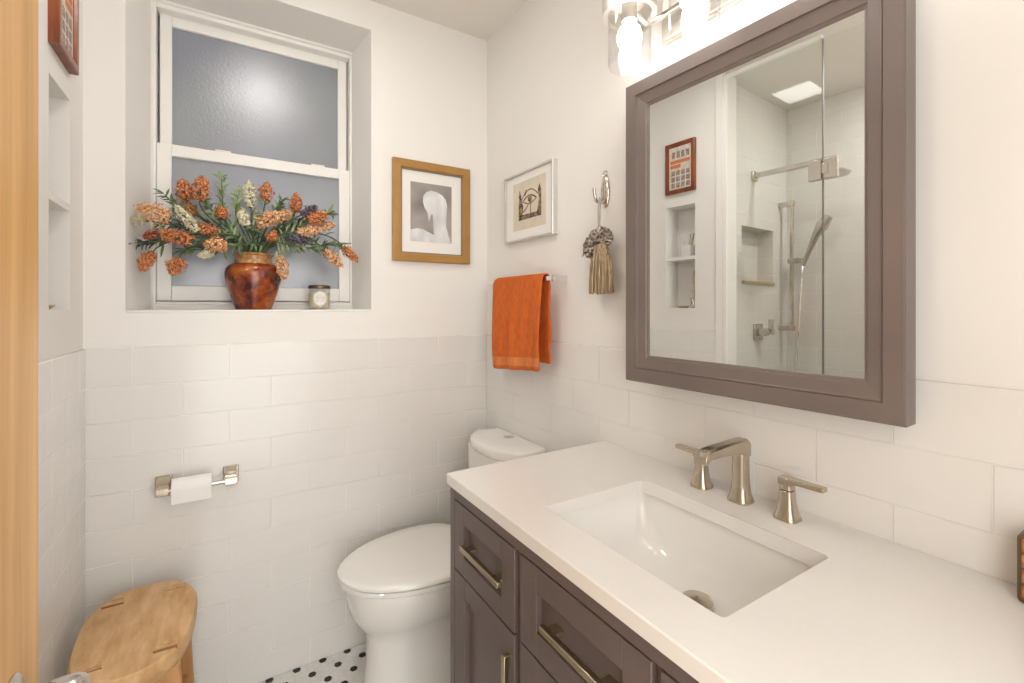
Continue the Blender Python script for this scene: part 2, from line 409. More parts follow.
# open wooden door at the left edge, lever handle
def door():
    root = bpy.data.objects.new('door_1', None); col.objects.link(root); root.location = (-.185, -.08, 0); root['kind'] = 'structure'
    MB().box(-.203, -.165, -.08, .688, .012, 2.03).build('door_leaf', M['door_wood'], root, bevel=.002)
    h = MB()
    y, z = .606, .897
    h.lathe([(.0, -.166), (.031, -.166), (.031, -.1635), (.028, -.1615), (.012, -.161), (.011, -.124), (0, -.124)], (0, y, z), 32, 'X')
    ho = h.build('door_handle', M['nickel2'], root, smooth=True)
    MB().lathe([(.011, -.150), (.016, -.147), (.0205, -.142), (.022, -.134), (.0215, -.121), (.0195, -.1145), (.015, -.1115), (.001, -.1105)], (0, y, z - .006), 40, 'X').build('knob', M['nickel2'], ho, smooth=True)
door()

# shower glass
g = thing('shower_glass_panel', (XL, 1.1, .11), 'fixed frameless glass panel of the shower, left of the hinge in the mirror', 'shower screen')
MB().box(-.344, -.334, .887, 1.318, .115, 2.392).build('glass_pane', M['glass_shower'], g)
mb = MB(); mb.box(-.349, -.329, 1.305, 1.322, .11, 2.41); mb.box(-.349, -.329, .887, 1.305, 2.392, 2.41)
mb.build('channel', M['trim'], g)
MB().box(-.3455, -.3325, .884, .8875, .115, 2.392).build('edge_seal', M['bevel_dark'], g)
for z in (1.845, .35): MB().box(-.352, -.326, .889, .938, z - .042, z + .042).build('hinge_plate', M['nickel2'], g, bevel=.002)
g = thing('shower_glass_door', (XL, .884, .11), 'clear frameless hinged glass door of the shower, beside the fixed panel', 'shower door', rot=(0, 0, R(-5)))
MB().box(-.005, .005, -.60, -.005, .01, 2.282).build('glass_pane', M['glass_door'], g, local=True)
for z in (1.735, .24):
    MB().box(-.013, .013, -.052, -.002, z - .042, z + .042).build('hinge', M['nickel2'], g, bevel=.002, local=True)
    MB().box(-.016, .016, -.020, .004, z - .022, z + .022).build('hinge', M['nickel2'], g, bevel=.002, local=True)
def shower():
    t = thing('overhead_shower', (-.70, SY1, 1.98), 'chrome shower arm and flat round head high on the shower wall', 'shower head')
    mb = MB(); mb.box(-.725, -.675, SY1 - .012, SY1, 1.955, 2.005)
    mb.build('wall_plate', M['nickel2'], t, bevel=.002)
    MB().box(-.713, -.687, SY1 - .40, SY1 - .01, 1.970, 1.994).build('arm', M['nickel2'], t, bevel=.002)
    MB().lathe([(0, 1.905), (.075, 1.903), (.078, 1.91), (.06, 1.922), (.014, 1.93), (.012, 1.972)], (-.70, SY1 - .375, 0), 32).build('head', M['nickel2'], t, smooth=True)
    t = thing('slide_bar', (-1.0, SY1, 1.12), 'vertical slide bar with hand shower in the shower corner', 'hand shower')
    mb = MB(); mb.box(-1.011, -.989, 1.285, 1.300, 1.13, 1.88); mb.build('bar', M['nickel2'], t, bevel=.002)
    for z in (1.86, 1.145):
        MB().box(-1.015, -.985, 1.28, SY1, z - .014, z + .014).build('bracket', M['nickel2'], t, bevel=.002)
    MB().box(-1.02, -.98, 1.225, 1.31, 1.515, 1.545).build('slider', M['nickel2'], t, bevel=.003)
    a = Vector((-1.0, 1.235, 1.50)); b2 = Vector((-.99, 1.165, 1.66)); c = Vector((-.98, 1.10, 1.755))
    hd = MB(); hd.tube([a, lerp(a, b2, .5), b2, lerp(b2, c, .5), c], [.012, .013, .019, .031, .022], 12)
    hd.build('hand_shower', M['nickel2'], t, smooth=True)
    pts = [a + Vector((0, 0, 0)), Vector((-.985, 1.24, 1.3)), Vector((-.975, 1.25, 1.05)), Vector((-.96, 1.27, .8)), Vector((-.93, 1.30, .68)), Vector((-.90, 1.33, .75)), Vector((-.89, SY1, .86))]
    MB().tube(pts, .007, 8).build('hose', M['chrome'], t, smooth=True)
    t = thing('shower_valve', (-.74, SY1, 1.13), 'square shower valve trim with lever, below the shower niche', 'shower valve')
    MB().box(-.785, -.695, SY1 - .012, SY1, 1.085, 1.175).build('plate', M['nickel2'], t, bevel=.003)
    mb = MB(); mb.box(-.76, -.72, SY1 - .06, SY1 - .012, 1.11, 1.15)
    mb.build('hub', M['nickel2'], t, bevel=.003)
    MB().box(-.775, -.750, SY1 - .075, SY1 - .055, 1.115, 1.20).build('lever', M['nickel2'], t, bevel=.003)
shower()
t = thing('added_shower_light', (-.75, .55, ZC), 'unseen round fill light added in the ceiling of the glazed shower', 'ceiling light')  # out of view, added only to brighten the shower interior
MB().lathe([(0, ZC), (.08, ZC), (.082, ZC - .004), (.062, ZC - .006)], (-.75, .55, 0), 32).build('trim_ring', M['trim'], t, smooth=True)
MB().lathe([(.062, ZC - .006), (.001, ZC - .0065)], (-.75, .55, 0), 32).build('diffuser', M['shower_fill'], t, smooth=True)
t = thing('ceiling_light', (.175, 1.19, ZC), 'square white ceiling light, seen as a bright reflection in the shower glass', 'ceiling light')
MB().box(.075, .275, 1.095, 1.295, ZC - .014, ZC).build('housing', M['trim'], t, bevel=.003)
MB().box(.085, .265, 1.105, 1.285, ZC - .020, ZC - .0145).build('diffuser', M['panel'], t)
# ------------------------------------------------------------------ vanity
CY0, CY1, CX0, CZ = .07, 1.047, .4645, .865
FX = .474
def shaker(y0, y1, z0, z1, fw, name, root, x=FX):
    d = MB(); th = .019
    d.box(x, x + th, y0, y0 + fw, z0, z1); d.box(x, x + th, y1 - fw, y1, z0, z1)
    d.box(x, x + th, y0 + fw, y1 - fw, z0, z0 + fw * .87); d.box(x, x + th, y0 + fw, y1 - fw, z1 - fw * .87, z1)
    d.box(x + .013, x + th, y0 + fw - .001, y1 - fw + .001, z0 + fw * .8, z1 - fw * .8)
    return d.build(name, M['vanity'], root, bevel=.0012)
def bar_handle(root, y, z, length, vertical=False):
    h = MB(); L = length / 2; x1 = FX + .001; xb0 = .457
    if not vertical:
        h.box(xb0, xb0 + .011, y - L, y + L, z - .0058, z + .0058)
        for s in (-1, 1):
            yy = y + s * (L - .02)
            h.box(xb0 + .008, x1 + .012, yy - .012, yy + .012, z - .004, z + .004)
    else:
        h.box(xb0, xb0 + .011, y - .0058, y + .0058, z - L, z + L)
        for s in (-1, 1):
            zz = z + s * (L - .014)
            h.box(xb0 + .008, x1 + .001, y - .004, y + .004, zz - .012, zz + .012)
    return h.build('handle', M['brass'], root, bevel=.0015)

v = thing('vanity_cabinet', (.73, .56, 0), 'taupe shaker vanity cabinet with brass bar pulls under the white countertop', 'vanity cabinet')
c = MB(); x1 = .975
c.mat(0).box(.477, x1, 1.022, 1.045, .0, .838); c.box(.482, x1, .08, .10, 0, .838)
c.box(.482, x1, .10, 1.022, .10, .118); c.box(.955, x1, .10, 1.022, .118, .838)
c.box(FX, .50, 1.022, 1.045, 0, .838); c.box(FX, .50, .08, .102, 0, .838)
c.box(FX, .50, .102, 1.022, .8105, .838); c.box(FX, .50, .102, 1.022, .085, .112)
c.box(.483, .50, .7335, .7505, .112, .803); c.box(.483, .50, .4055, .4165, .112, .803)
c.box(.483, .50, .102, 1.022, .6375, .6445)
c.mat(1).box(.502, .512, .102, 1.022, .112, .803)  # near-black sheet: shade in the gaps between fronts, put into the colour
for y in (.088, .997): c.mat(0).box(FX, .52, y - .02 + .012, y + .037, 0, .085)
c.build('carcass', [M['vanity'], M['vanity_dark']], v, bevel=.0012)
def front(name, y0, y1, z0, z1, fw, hy=None, hz=None, hl=.17, vert=False):
    d = shaker(y0, y1, z0, z1, fw, name, v)
    bar_handle(d, hy if hy is not None else (y0 + y1) / 2 - .012, hz if hz is not None else (z0 + z1) / 2 - .004, hl, vert)
front('drawer', .7525, 1.0195, .6455, .807, .049)
front('door', .7525, 1.0195, .114, .641, .053, .768, .53, .14, True)
front('drawer', .4185, .7315, .6455, .807, .052)
front('drawer', .4185, .7315, .378, .641, .052)
front('drawer', .4185, .7315, .114, .375, .052)
front('drawer', .104, .4035, .6455, .807, .049)
front('door', .104, .4035, .114, .641, .053, .388, .53, .14, True)

# countertop with sink cut-out
SKX0, SKX1, SKY0, SKY1 = .550, .837, .365, .767
def countertop():
    n = 5
    outer = []
    inner = rrect(SKX0, SKX1, SKY0, SKY1, .010, 0, n)
    # matching outer loop: same number of points spread to the rectangle corners
    X0, X1, Y0, Y1 = CX0, XT, CY0, CY1
    for cx, cy in ((X1, Y1), (X0, Y1), (X0, Y0), (X1, Y0)):
        outer += [(cx, cy)] * (n + 1)
    mb = MB()
    N = len(inner)
    def ringz(pts, z): return [Vector((p[0], p[1], z)) for p in pts]
    oi = list(range(N))
    ti = ringz(inner, CZ); bi = ringz(inner, CZ - .027)
    o = len(mb.v); mb.v += ti + bi
    for j in range(N): mb.face((o + j, o + N + j, o + N + (j + 1) % N, o + (j + 1) % N))
    oc = [(X1, Y1), (X0, Y1), (X0, Y0), (X1, Y0)]
    ot = len(mb.v); mb.v += [Vector((x, y, CZ)) for x, y in oc] + [Vector((x, y, CZ - .027)) for x, y in oc]
    for q in range(4):
        q2 = (q + 1) % 4
        mb.face((ot + q, ot + q2, ot + 4 + q2, ot + 4 + q)[::-1])
        for j in range(n):
            a = q * (n + 1) + j
            mb.face((ot + q, o + a + 1, o + a)); mb.face((ot + 4 + q, o + N + a, o + N + a + 1))
        a = q * (n + 1) + n; b2 = (a + 1) % N
        mb.face((ot + q, ot + q2, o + b2, o + a)[::1]); mb.face((ot + 4 + q, o + N + a, o + N + b2, ot + 4 + q2))
    ob = mb.build('countertop', M['quartz'], bevel=.0025)
    return tag(ob, 'white quartz countertop slab with a rectangular sink cut-out on the taupe vanity', 'countertop')
countertop()

def sink():
    t = thing('sink', (.70, .568, .70), 'white rectangular undermount sink basin set into the countertop', 'sink')
    zr = CZ - .027
    e = .006; w_ = .012
    prof = [(0, 0, .020), (.002, .024, .022), (.010, .06, .034), (.026, .092, .05), (.052, .113, .06), (.082, .122, .06), (.112, .126, .05)]
    mb = MB()
    x0, x1, y0, y1 = SKX0 - e, SKX1 + e, SKY0 - e, SKY1 + e
    ins = [rrect(x0 - w_, x1 + w_, y0 - w_, y1 + w_, .03, zr - .0005, 6), rrect(x0, x1, y0, y1, .024, zr - .0005, 6)]
    for d, dz, r in prof[1:]:
        # the two short ends slope further than the long sides
        ins.append(rrect(x0 + d * .75, x1 - d * .55, y0 + d * 1.25, y1 - d * 1.25, r * .9, zr - dz, 6))
    ctr = (.744, .548)
    base = rrect(ctr[0] - .03, ctr[0] + .03, ctr[1] - .03, ctr[1] + .03, .029, zr - .130, 6)
    ins.append(base)
    mb.loft(ins, False, True)
    o = mb.build('basin', M['porcelain'], t, smooth=True)
    so = o.modifiers.new('solid', 'SOLIDIFY'); so.thickness = .008; so.offset = -1
    zb = zr - .127
    d = MB(); d.lathe([(0, zb), (.030, zb), (.030, zb + .003), (.021, zb + .004), (.020, zb + .001)], (*ctr, 0), 32)
    d.lathe([(.006, zb), (.006, zb + .010), (.019, zb + .010), (.019, zb + .013)], (*ctr, 0), 32)
    d.lathe([(.019, zb + .012), (.0275, zb + .017), (.0275, zb + .020), (.014, zb + .0235), (.001, zb + .026)], (*ctr, 0), 40)
    d.build('drain_stopper', M['nickel'], t, smooth=True)
sink()

# faucet: widespread set
def flare(mb, cx, cy, z0, prof, n=4):
    rings = []
    for hx, hy, dz in prof:
        rings.append(rrect(cx - hx, cx + hx, cy - hy, cy + hy, min(hx, hy) * .62, z0 + dz, n))
    mb.loft(rings)
def faucet():
    t = thing('faucet', (.918, .572, CZ), 'brushed nickel widespread faucet with angular spout and two lever handles', 'faucet')
    cx, cy = .918, .572
    mb = MB()
    flare(mb, cx, cy, CZ, [(.0225, .0225, 0), (.0225, .0225, .004), (.0195, .0195, .012), (.0172, .0172, .022), (.0156, .0158, .036), (.0148, .0148, .055), (.0145, .0145, .085), (.0145, .0148, .106)])
    # arm
    prof = [(cx + .0145, .098, .121, .0146), (cx + .0145, .095, .1235, .0146), (cx + .0085, .095, .1305, .0146), (.896, .104, .1305, .0145), (.84, .1085, .1285, .0145), (.802, .108, .1265, .0145), (.7895, .103, .122, .0142), (.7845, .100, .115, .014)]
    rings = []
    for X, zb, zt, hw in prof[1:]:
        rings.append([(X, cy - hw, CZ + zb), (X, cy + hw, CZ + zb), (X, cy + hw, CZ + zt - .004), (X, cy + hw - .006, CZ + zt), (X, cy - hw + .006, CZ + zt), (X, cy - hw, CZ + zt - .004)])
    mb.loft(rings)
    mb.build('spout', M['nickel'], t, bevel=.0012, sharp=22)
    MB().lathe([(0, CZ + .098), (.009, CZ + .098), (.009, CZ + .105)], (.798, cy, 0), 20).build('aerator', M['chrome'], t, smooth=True)
    for sy, s in ((.664, 1), (.477, -1)):
        mb = MB(); x = .917
        flare(mb, x, sy, CZ, [(.0215, .0215, 0), (.0215, .0215, .003), (.0188, .0188, .010), (.0158, .0158, .020), (.0136, .0136, .032), (.0124, .0124, .045), (.012, .012, .055)])
        h = mb.build('handle', M['nickel'], t, bevel=.001)
        q = MB()
        flare(q, x, sy, CZ + .0565, [(.0118, .0118, 0), (.0118, .0118, .010)])
        L = .068
        rings = []
        for k, (d, zb, zt, hw) in enumerate([(-.0125, .008, .0235, .0118), (.012, .009, .0235, .0115), (.016, .0145, .0232, .0108), (.040, .0145, .0225, .0092), (L - .002, .0150, .0235, .0085)]):
            yy = sy + s * d; zz = CZ + .0565
            rg = [(x - hw, yy, zz + zb), (x + hw, yy, zz + zb), (x + hw, yy, zz + zt), (x - hw, yy, zz + zt)]
            rings.append(rg if s > 0 else rg[::-1])
        q.loft(rings)
        q.build('lever', M['nickel'], h, bevel=.001, sharp=22)
faucet()

# small mosaic box standing on the counter at the right edge of the picture
t = thing('mosaic_box', (.95, .14, CZ), 'dark brown box faced with copper mosaic, standing on the counter at right', 'decorative box')
MB().box(.925, .975, .089, .177, CZ, .958).build('body', M['mosaic_edge'], t, bevel=.006, seg=3)
mb = MB()
for i in range(4):
    for j in range(4):
        z = CZ + .009 + i * .021; y = .0945 + j * .0197
        mb.box(.9215, .926, y, y + .0175, z, z + .0165)
mb.build('mosaic_face', M['mosaic'], t, bevel=.001)

# ------------------------------------------------------------------ mirror (slightly turned on the wall)
DL = R(-1.9)
mr = thing('mirror', (.91, .66, 1.08), 'wall mirror in a thick taupe moulded wooden frame above the sink', 'mirror', rot=(0, 0, -DL))
# local frame: +y along the wall, -x out of the wall
U0, U1, Z0, Z1 = -.367, .211, 0, .758
def frame_ring(t, wv): return [(-wv, U0 + t * .87, Z0 + t), (-wv, U1 - t, Z0 + t), (-wv, U1 - t, Z1 - t), (-wv, U0 + t * .87, Z1 - t)]
mb = MB()
prof = [(.0, -.031), (.0, .0115), (.003, .0155), (.0335, .0155), (.0345, .0115), (.0365, .0125), (.0385, .0110), (.0600, .0070), (.0620, .0040), (.0665, .0030), (.0685, -.0005), (.0685, -.006)]
mb.loft([frame_ring(a, b_) for a, b_ in prof], False, False)
f = mb.build('frame', M['frame'], mr, local=True)
MB().box(-.0005, .004, U0 + .057, U1 - .066, Z0 + .066, Z1 - .066).build('mirror_glass', M['mirror'], mr, local=True)
MB().box(.006, .058, U0 + .03, U1 - .02, Z0 + .02, Z1 - .02).build('backing', M['vanity_dark'], mr, local=True)

# ------------------------------------------------------------------ vanity light, four glass shades
vl = thing('vanity_light', (XR, .55, 1.98), 'brushed nickel vanity light with clear glass cylinder shades above the mirror', 'wall lamp')
MB().box(.968, XR, .285, .822, 1.952, 2.065).build('backplate', M['nickel3'], vl, bevel=.006, seg=3)
MB().box(.922, .934, .20, .90, 1.984, 1.996).build('bar', M['nickel2'], vl, bevel=.002)
for y in (.42, .68): MB().box(.93, .97, y - .012, y + .012, 1.981, 1.999).build('bar_mount', M['nickel2'], vl, bevel=.002)
LX = .862
def lamp(y):
    z0 = 1.868
    s = MB(); s.lathe([(.0505, z0 + .17), (.0525, z0 + .12), (.0525, z0 + .008), (.050, z0), (.0485, z0 + .001), (.0505, z0 + .010), (.0505, z0 + .12)], (LX, y, 0), 48)
    sh = s.build('lamp_shade', M['glass_clear'], vl, smooth=True)
    c = MB()
    c.lathe([(.0535, z0 + .128), (.066, z0 + .128), (.0665, z0 + .152), (.0665, z0 + .170), (.055, z0 + .180), (.02, z0 + .182), (0, z0 + .182)], (LX, y, 0), 48)
    c.lathe([(.0535, z0 + .128), (.0535, z0 + .165), (.02, z0 + .17)], (LX, y, 0), 48)
    c.lathe([(.0185, z0 + .170), (.0185, z0 + .112), (.0, z0 + .112)], (LX, y, 0), 24)
    c.tube([(LX, y, z0 + .15), (.928, y, 1.99)], .006, 8)
    c.build('shade_holder', M['nickel3'], vl, smooth=True)
    b2 = MB(); b2.lathe([(.0125, z0 + .112), (.0145, z0 + .104), (.026, z0 + .092), (.031, z0 + .074), (.0285, z0 + .058), (.0205, z0 + .047), (.0235, z0 + .040), (.0255, z0 + .028), (.021, z0 + .012), (.012, z0 + .004), (.001, z0 + .002)], (LX, y, 0), 32)
    b2.build('bulb', M['bulb'], vl, smooth=True)
for y in (.83, .643, .456, .269): lamp(y)

# ------------------------------------------------------------------ toilet
def egg(cx, cy, z, front, back, half, n=40, p=2.0, pb=2.6):
    pts = []
    for k in range(n):
        a = 2 * PI * k / n; c_, s_ = math.cos(a), math.sin(a)
        if c_ >= 0:  # toward +X (back)
            q = pb; x = back * abs(c_) ** (2 / q)
        else:
            q = p; x = -front * abs(c_) ** (2 / q)
        y = half * (1 if s_ >= 0 else -1) * abs(s_) ** (2 / q)
        pts.append((cx + x, cy + y, z))
    return pts
TY = 1.535
TK = 1.517
def toilet():
    t = thing('toilet', (.60, TY, 0), 'white two-piece toilet with closed lid between the back wall and the vanity', 'toilet')
    mb = MB()
    sec = [(.0, .52, .134, .36, .108), (.02, .52, .128, .36, .102), (.12, .52, .118, .36, .094), (.195, .53, .128, .34, .096), (.225, .54, .150, .32, .104),
           (.255, .56, .195, .29, .128), (.285, .575, .226, .26, .150), (.32, .585, .246, .24, .168), (.355, .59, .258, .235, .178), (.380, .595, .264, .23, .182), (.388, .595, .262, .23, .180)]
    rings = [egg(cx, TY, z, fr, bk, hf, p=2.15, pb=4 if z < .2 else 3) for z, cx, fr, bk, hf in sec]
    mb.loft(rings)
    mb.build('bowl', M['porcelain'], t, smooth=True)
    mb = MB()
    rings = [egg(.600, TY, z, fr + .042, .180, hf, pb=2.8) for z, fr, hf in ((.389, .240, .186), (.392, .244, .189), (.402, .244, .189), (.405, .241, .186))]
    mb.loft(rings); mb.build('seat', M['porcelain'], t, smooth=True)
    mb = MB()
    rings = [egg(.600, TY, z, fr + .042 - d * .2, .180 - d, hf, pb=2.8) for z, fr, hf, d in ((.408, .243, .188, 0), (.411, .247, .192, 0), (.419, .247, .192, 0), (.424, .243, .188, .003), (.4275, .232, .178, .01), (.430, .18, .135, .04), (.431, .06, .05, .15))]
    mb.loft(rings); mb.build('lid', M['porcelain'], t, smooth=True)
    mb = MB()
    def tk(x0, x1, hf, z, r): return rrect(x0, x1, TK - hf, TK + hf, r, z, 8)
    mb.loft([tk(.815, .975, .140, .388, .05), tk(.815, .975, .145, .42, .06), tk(.812, .977, .156, .60, .07), tk(.810, .977, .164, .730, .075)])
    mb.build('tank', M['porcelain'], t, smooth=True)
    def tl(d, z):
        pts = []
        x0, x1, hf = .803 + d, .978 - d * .2, .183 - d
        for k in range(13):
            a = -1 + 2 * k / 12; y = TK + hf * math.sin(a * PI / 2)
            bul = .075 * (abs(math.sin(a * PI / 2)) ** 3.0)
            pts.append((x0 + bul, y, z))
        pts.append((x1 - .008, TK + hf, z)); pts.append((x1, TK + hf - .008, z)); pts.append((x1, TK - hf + .008, z)); pts.append((x1 - .008, TK - hf, z))
        return pts[::-1]
    mb = MB(); mb.loft([tl(.010, .725), tl(.004, .729), tl(.0, .734), tl(0, .757), tl(.004, .764), tl(.014, .768), tl(.05, .7695)])
    mb.build('tank_lid', M['porcelain'], t, smooth=True)
    MB().lathe([(.0, .7712), (.008, .7712), (.0085, .7722), (.019, .7722), (.0215, .771), (.0215, .768)], (.935, TK + .005, 0), 32).build('flush_button', M['chrome'], t, smooth=True)
toilet()

# ------------------------------------------------------------------ wooden stool
def stool():
    cx, cy = -.180, 1.506
    t = thing('stool', (cx, cy, 0), 'worn light elm wood stool with oblong seat and splayed legs in the corner', 'stool')
    def outline(s, z, dy=0):
        pts = []
        hx, hy = .122, .203
        for k in range(48):
            a = 2 * PI * k / 48; c_, s_ = math.cos(a), math.sin(a)
            x = hx * math.copysign(abs(c_) ** (2 / 2.35), c_); y = hy * math.copysign(abs(s_) ** (2 / 2.7), s_)
            wob = 1 + .015 * math.sin(3 * a + 1) + .01 * math.sin(7 * a)
            pts.append((cx + x * s * wob, cy + y * s * wob, z + .0025 * math.sin(2 * a + .6)))
        return pts
    mb = MB()
    mb.loft([outline(.90, .412), outline(.965, .424), outline(1.0, .442), outline(.995, .458), outline(.965, .4665), outline(.6, .469), outline(.05, .468)])
    seat = mb.build('seat', M['stool_wood'], t, smooth=True)
    # end grain of the through tenons
    for sx in (-1, 1):
        for sy in (-1, 1):
            x, y = cx + sx * .068, cy + sy * .135
            j = MB(); j.mat(0).box(x - .021, x + .021, y - .013, y + .013, .455, .4700)
            j.mat(1).box(x - .023, x + .023, y - .0150, y - .0135, .455, .4703)
            j.build('tenon', [M['stool_end'], M['crack']], seat)
    for sx in (-1, 1):
        for sy in (-1, 1):
            a = Vector((cx + sx * .070, cy + sy * .140, .425)); b2 = Vector((cx + sx * .100, cy + sy * .182, 0))
            rings = []
            for k in range(7):
                u = k / 6; p = a.lerp(b2, u); hw = .0235 + .003 * math.sin(u * 5 + sx); hd = .0175
                rings.append([(p.x - hw, p.y - hd, p.z), (p.x + hw, p.y - hd, p.z), (p.x + hw, p.y + hd, p.z), (p.x - hw, p.y + hd, p.z)])
            MB().loft(rings[::-1]).build('leg', M['stool_leg'], t, bevel=.005)
    for sx in (-1, 1):
        MB().box(cx + sx * .088 - .009, cx + sx * .088 + .009, cy - .155, cy + .155, .17, .20).build('stretcher', M['stool_leg'], t, bevel=.004)
    for sy in (-1, 1):
        MB().box(cx - .07, cx + .07, cy + sy * .162 - .009, cy + sy * .162 + .009, .22, .25).build('stretcher', M['stool_leg'], t, bevel=.004)
stool()

# ------------------------------------------------------------------ toilet paper holder and roll
def tp():
    t = thing('toilet_paper_holder', (-.06, YT, .73), 'brushed nickel toilet paper holder with two curved posts on the tiled wall', 'toilet paper holder')
    for x in (-.150, .026):
        mb = MB()
        mb.box(x - .022, x + .022, YT - .008, YT, .694, .750)
        mb.build('mounting_plate', M['nickel'], t, bevel=.003)
        mb = MB(); rings = []
        for k in range(9):
            a = k / 8; yy = YT - .006 - .058 * math.sin(a * PI / 2); zt = .748 - .030 * (1 - math.cos(a * PI / 2)); zb = .700 + .006 * a
            rings.append([(x - .0165, yy, zb), (x + .0165, yy, zb), (x + .0165, yy, zt), (x - .0165, yy, zt)])
        mb.loft(rings); mb.build('post', M['nickel'], t, bevel=.002)
    MB().tube([(-.135, YT - .05, .715), (.012, YT - .05, .715)], .0065, 16).build('roller', M['nickel2'], t, smooth=True)
    x0, x1 = -.127, -.026; yc, zc, r = YT - .05, .720, .0285
    mb = MB()
    mb.lathe([(.019, x0), (r, x0), (r, x1), (.019, x1), (.019, x0)], (0, yc, zc), 40, 'X')
    o = mb.build('toilet_roll', M['tissue'], bevel=.001)
    # hanging sheet
    s = MB(); rings = []
    for k in range(14):
        if k < 8: a = PI / 2 + (PI / 2) * k / 7; y = yc + (r + .0012) * math.cos(a); z = zc + (r + .0012) * math.sin(a)
        else: y = yc - r - .0012 + .0004 * (k - 7); z = zc - (k - 7) * .0066
        rings.append((y, z))
    for a_, b_ in zip(rings[:-1], rings[1:]):
        s.add([(x0, a_[0], a_[1]), (x1, a_[0], a_[1]), (x1, b_[0], b_[1]), (x0, b_[0], b_[1])], [(0, 1, 2, 3)])
    sh = s.build('loose_sheet', M['tissue'], o); so = sh.modifiers.new('solid', 'SOLIDIFY'); so.thickness = .0008; so.offset = 0
    tag(o, 'small white roll of toilet paper with a sheet hanging, on the nickel holder', 'toilet paper')
tp()

# ------------------------------------------------------------------ towel bar and towel
def towel():
    t = thing('towel_bar', (XR, 1.445, 1.37), 'slim square chrome towel bar on the right wall', 'towel bar')
    bx = .925
    MB().box(bx - .0065, bx + .0065, 1.236, 1.655, 1.356, 1.371).build('bar', M['chrome'], t, bevel=.001)
    for y in (1.240, 1.648):
        MB().box(bx + .007, XR, y - .0065, y + .0065, 1.354, 1.374).build('post', M['chrome'], t, bevel=.001)
    # towel draped over the bar
    y0, y1 = 1.268, 1.601
    path = []
    zt = 1.3745
    for k in range(22): path.append((-.013 - .006 * math.sin(k / 21 * PI), lerp(1.042, zt - .006, k / 21)))
    for k in range(1, 6):
        a = PI - PI * k / 6; path.append((.0135 * math.cos(a), zt - .002 + .0075 * math.sin(a)))
    for k in range(14): path.append((.0135 + .002 * math.sin(k), lerp(zt - .006, 1.075, k / 13)))
    mb = MB(); N = 34
    grid = []
    for i, (dx, z) in enumerate(path):
        row = []
        front_part = i < 22
        for j in range(N):
            u = j / (N - 1); dep = max(0, (zt - z) / .34)
            y = lerp(y0, y1, u)
            if front_part:
                y = lerp(y0 + .004 * dep, y1 - .008 * dep, u)
                fold = -.012 * dep ** .7 * (.5 + .5 * math.sin(u * 15 + 1.2)) - .016 * dep * math.exp(-((u - .55) / .06) ** 2) + .008 * dep * math.exp(-((u - .42) / .05) ** 2) + .004 * dep * math.sin(u * 33 + z * 20)
                z2 = z + .026 * dep * (0.4 - u)
            else:
                y = lerp(y0 - .004 - .006 * dep, y1 - .02, u); fold = .004 * dep * math.sin(u * 12); z2 = z
            row.append((bx + dx + fold, y, z2))
        grid.append(row)
    for i in range(len(path) - 1):
        mb.mat(1 if (1 <= i <= 2) else 0)
        for j in range(N - 1):
            mb.add([grid[i][j], grid[i][j + 1], grid[i + 1][j + 1], grid[i + 1][j]], [(0, 1, 2, 3)])
    # weld duplicates
    import bmesh
    o = mb.build('hand_towel', [M['towel'], M['towel2']], smooth=True)
    bm = bmesh.new(); bm.from_mesh(o.data); bmesh.ops.remove_doubles(bm, verts=bm.verts, dist=1e-5); bm.to_mesh(o.data); bm.free()
    so = o.modifiers.new('solid', 'SOLIDIFY'); so.thickness = .006; so.offset = 0
    sm = o.modifiers.new('subd', 'SUBSURF'); sm.levels = 1; sm.render_levels = 1
    tag(o, 'rust orange terry hand towel folded over the chrome towel bar', 'towel')
towel()

# ------------------------------------------------------------------ pictures
def frame_mesh(P, w_, h_, fw, depth, mats, root, name='frame'):
    """P(u,v,d): u across, v up, d out of the wall; rectangular moulding"""
    mb = MB(); prof = [(0, 0), (0, depth), (fw * .15, depth + .002), (fw * .85, depth + .002), (fw, depth - .004), (fw, 0)]
    rings = []
    for t_, d in prof: rings.append([P(t_, t_, d), P(w_ - t_, t_, d), P(w_ - t_, h_ - t_, d), P(t_, h_ - t_, d)])
    mb.loft(rings, False, False)
    return mb.build(name, mats, root)
def plate(P, u0, u1, v0, v1, d0, d1, mb=None):
    mb = mb or MB()
    mb.loft([[P(u0, v0, d0), P(u1, v0, d0), P(u1, v1, d0), P(u0, v1, d0)], [P(u0, v0, d1), P(u1, v0, d1), P(u1, v1, d1), P(u0, v1, d1)]])
    return mb
def poly(P, pts, d, mb):
    """flat polygon cut from paper: a triangle fan about its centre"""
    cu = sum(p[0] for p in pts) / len(pts); cv = sum(p[1] for p in pts) / len(pts)
    vs = [P(cu, cv, d)] + [P(u, v, d) for u, v in pts]
    mb.add(vs, [(0, i + 1, (i + 1) % len(pts) + 1) for i in range(len(pts))])
def strip(P, pts, wd, d, mb):
    """ribbon of ink along pts"""
    L = []
    for i, p in enumerate(pts):
        a = pts[max(i - 1, 0)]; b_ = pts[min(i + 1, len(pts) - 1)]
        tx, ty = b_[0] - a[0], b_[1] - a[1]; q = math.hypot(tx, ty) or 1
        ww = wd[i] if isinstance(wd, list) else wd
        L.append(((p[0] - ty / q * ww, p[1] + tx / q * ww), (p[0] + ty / q * ww, p[1] - tx / q * ww)))
    for (a, b_), (c_, e) in zip(L[:-1], L[1:]):
        mb.add([P(*a, d), P(*b_, d), P(*e, d), P(*c_, d)], [(0, 1, 2, 3)])

